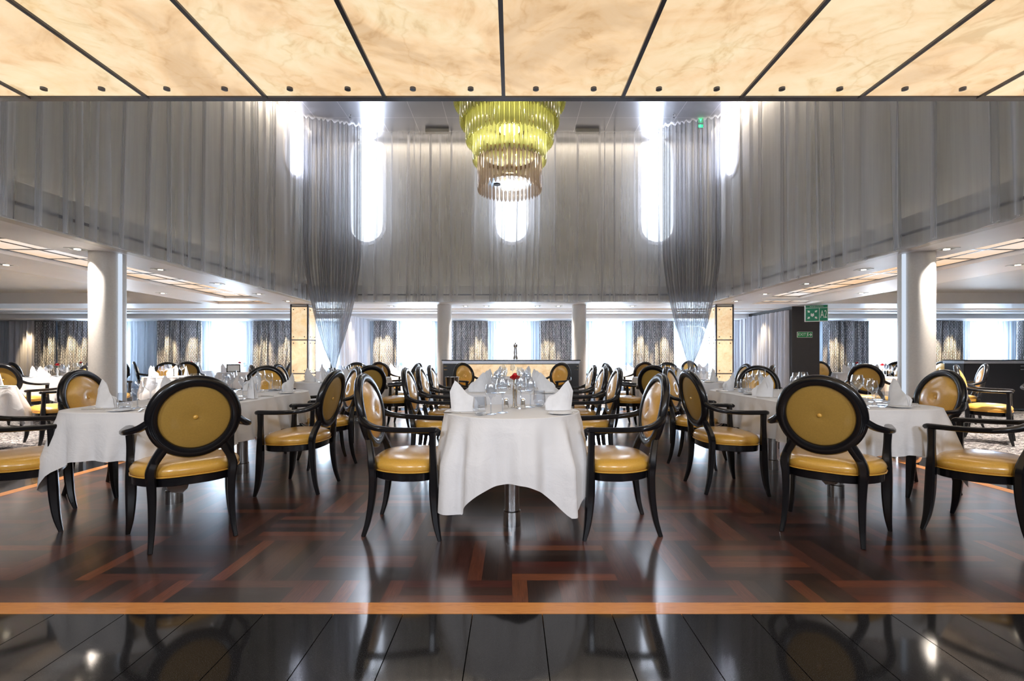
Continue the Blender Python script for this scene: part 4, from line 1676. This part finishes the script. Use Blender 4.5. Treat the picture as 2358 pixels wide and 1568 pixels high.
# projector-like sensor at right
o = thing('ceiling_sensor', 'flat black device under the far right ceiling', 'sensor', (8.85, 10.6, ZC))
MB().lathe([(.05, -.06), (.14, -.045), (.16, -.02), (.06, 0)], 24).obj('housing', 'black_plastic', o)


# ------------------------------------------------------------------ signs
def text_obj(txt, size, name, material, parent, loc, rot, depth=.001):
    cu = bpy.data.curves.new('t', 'FONT')
    cu.body = txt
    cu.size = size
    cu.align_x = 'CENTER'
    cu.align_y = 'CENTER'
    cu.extrude = depth
    tmp = bpy.data.objects.new('t', cu)
    C.objects.link(tmp)
    dg = bpy.context.evaluated_depsgraph_get()
    me = bpy.data.meshes.new_from_object(tmp.evaluated_get(dg))
    bpy.data.objects.remove(tmp)
    me.materials.clear()
    me.materials.append(M[material])
    o = bpy.data.objects.new(name, me)
    C.objects.link(o)
    o.parent = parent
    o.location = loc
    o.rotation_euler = rot
    return o


def poly(parent, name, pts, y, material, th=.002):
    mb = MB()
    n = len(pts)
    mb.v = [(p[0], y, p[1]) for p in pts] + [(p[0], y + th, p[1]) for p in pts]
    mb.f = [tuple(range(n)), tuple(reversed(range(n, 2 * n)))] + [(i, (i + 1) % n, (i + 1) % n + n, i + n) for i in range(n)]
    return mb.obj(name, material, parent, smooth=False)


o = thing('exit_sign', 'green EXIT sign with running figure and arrow on the dark wall', 'sign', (6.35, 10.605, 1.585))
MB().box(-.165, .165, -.004, .012, -.062, .062).obj('plate', 'white_sign', o, smooth=False)
MB().box(-.157, .157, -.008, -.004, -.054, .054).obj('field', 'green_exit', o, smooth=False)
text_obj('EXIT', .085, 'lettering', 'white_sign', o, (-.065, -.010, 0), (PI / 2, 0, 0))
poly(o, 'arrow', [(.085, -.008), (.125, -.008), (.105, -.032), (.122, -.032), (.148, 0), (.122, .032), (.105, .032), (.125, .008), (.085, .008)], -.012, 'white_sign')
poly(o, 'running_figure', [(.035, -.045), (.045, -.04), (.052, -.012), (.066, -.03), (.078, -.03), (.060, .002), (.062, .018), (.075, .008), (.078, .014), (.060, .030), (.045, .030),
                           (.034, .012), (.040, .008), (.048, .018), (.046, -.002), (.040, -.014)], -.012, 'white_sign')
q = MB(); q.rings([[(.062 + .008 * cos(2 * PI * k_ / 12), yv, .042 + .008 * sin(2 * PI * k_ / 12)) for k_ in range(12)] for yv in (-.012, -.009)]); q.obj('running_figure_head', 'white_sign', o)

o = thing('muster_station_sign', 'green and white hanging muster station sign reading A2', 'sign', (6.32, 10.15, 2.01), R(-24))
MB().box(-.205, .205, -.004, .10, -.17, .17).obj('plate', 'white_sign', o, smooth=False)
MB().box(-.195, .195, -.008, -.004, .115, .165).obj('header', 'green_sign', o, smooth=False)
MB().box(-.195, .045, -.008, -.004, -.16, .105).obj('symbol_field', 'green_sign', o, smooth=False)
MB().box(.055, .195, -.008, -.004, -.16, .105).obj('letter_field', 'green_sign', o, smooth=False)
text_obj('A2', .155, 'lettering', 'white_sign', o, (.125, -.010, -.03), (PI / 2, 0, 0)).scale = (.66, 1.45, 1)
text_obj('MUSTER STATION', .030, 'header_lettering', 'white_sign', o, (0, -.010, .14), (PI / 2, 0, 0))
for a in (45, 135, 225, 315):
    c_, s_ = cos(R(a)), sin(R(a))
    pts = []
    for u, v_ in ((.118, -.012), (.095, -.012), (.095, -.028), (.062, 0), (.095, .028), (.095, .012), (.118, .012)):
        pts.append((-.075 + u * c_ - v_ * s_, -.027 + u * s_ + v_ * c_))
    poly(o, 'arrow', pts, -.012, 'white_sign')
for dx, dz, sc_ in ((-.018, 0, 1), (.018, 0, 1), (0, -.012, 1.1)):
    px_, pz = -.075 + dx, -.03 + dz
    poly(o, 'person_figure', [(px_ - .010, pz - .03), (px_ + .010, pz - .03), (px_ + .012, pz + .012), (px_ + .006, pz + .03), (px_ - .006, pz + .03), (px_ - .012, pz + .012)], -.012 - dx * .001, 'white_sign')
MB().box(-.01, .01, .015, .03, .17, .19).obj('hanger', 'white_sign', o, smooth=False)

# brown panel at far left, ice bucket, sideboard stand-in for a funnel outside, menu frame
o = thing('wooden_wall_panel', 'dark brown wooden panel cut by the left photo edge', 'panel', (-12.2, 11.6, 1.1))
MB().box(-.9, 0, 0, .06, 0, .56).obj('board', 'brown_wood', o, smooth=False, bevel=.01)
MB().box(-.06, -.04, -.004, 0, .35, .52).obj('inlay', 'oak', o, smooth=False)
MB().box(-.5, -.44, .02, .05, -1.1, 0).obj('post', 'dark_steel', o, smooth=False)
o = thing('ice_bucket', 'steel ice bucket on a stand left of the centre long table', 'bucket', (-.90, 7.35, 0))
MB().lathe([(.085, .60), (.095, .62), (.105, .80), (.109, .805), (.103, .80), (.09, .63), (.01, .625)], 32).obj('bucket', 'silver', o)
MB().lathe([(.14, 0), (.14, .012), (.012, .03), (.010, .58), (.08, .60)], 28).obj('stand', 'steel', o)
o = thing('funnel_stand_in', 'tall slim grey stand-in on the onyx sideboard for a funnel outside the window', 'funnel', (.07, 9.9, 1.046))  # mill-like shape stands in for a funnel outside the window
MB().lathe([(.055, 0), (.055, .04), (.036, .09), (.044, .14), (.032, .22), (.036, .25)], 20).obj('body', 'steel', o)
MB().lathe([(.036, .251), (.050, .28), (.046, .31), (.016, .335), (.012, .35)], 20).obj('head', 'steel', o)
o = thing('menu_stand', 'small black framed menu stand on the third left window table', 'menu', (-6.35, 11.15, ZS), R(6))
mb = MB()
mb.box(-.15, .15, -.008, .008, 0, .02); mb.box(-.15, .15, -.008, .008, .16, .18); mb.box(-.15, -.13, -.008, .008, .02, .16); mb.box(.13, .15, -.008, .008, .02, .16)
mb.obj('frame', 'black', o, smooth=False)
MB().box(-.13, .13, -.003, .003, .02, .16).obj('card', 'white_sign', o, smooth=False)
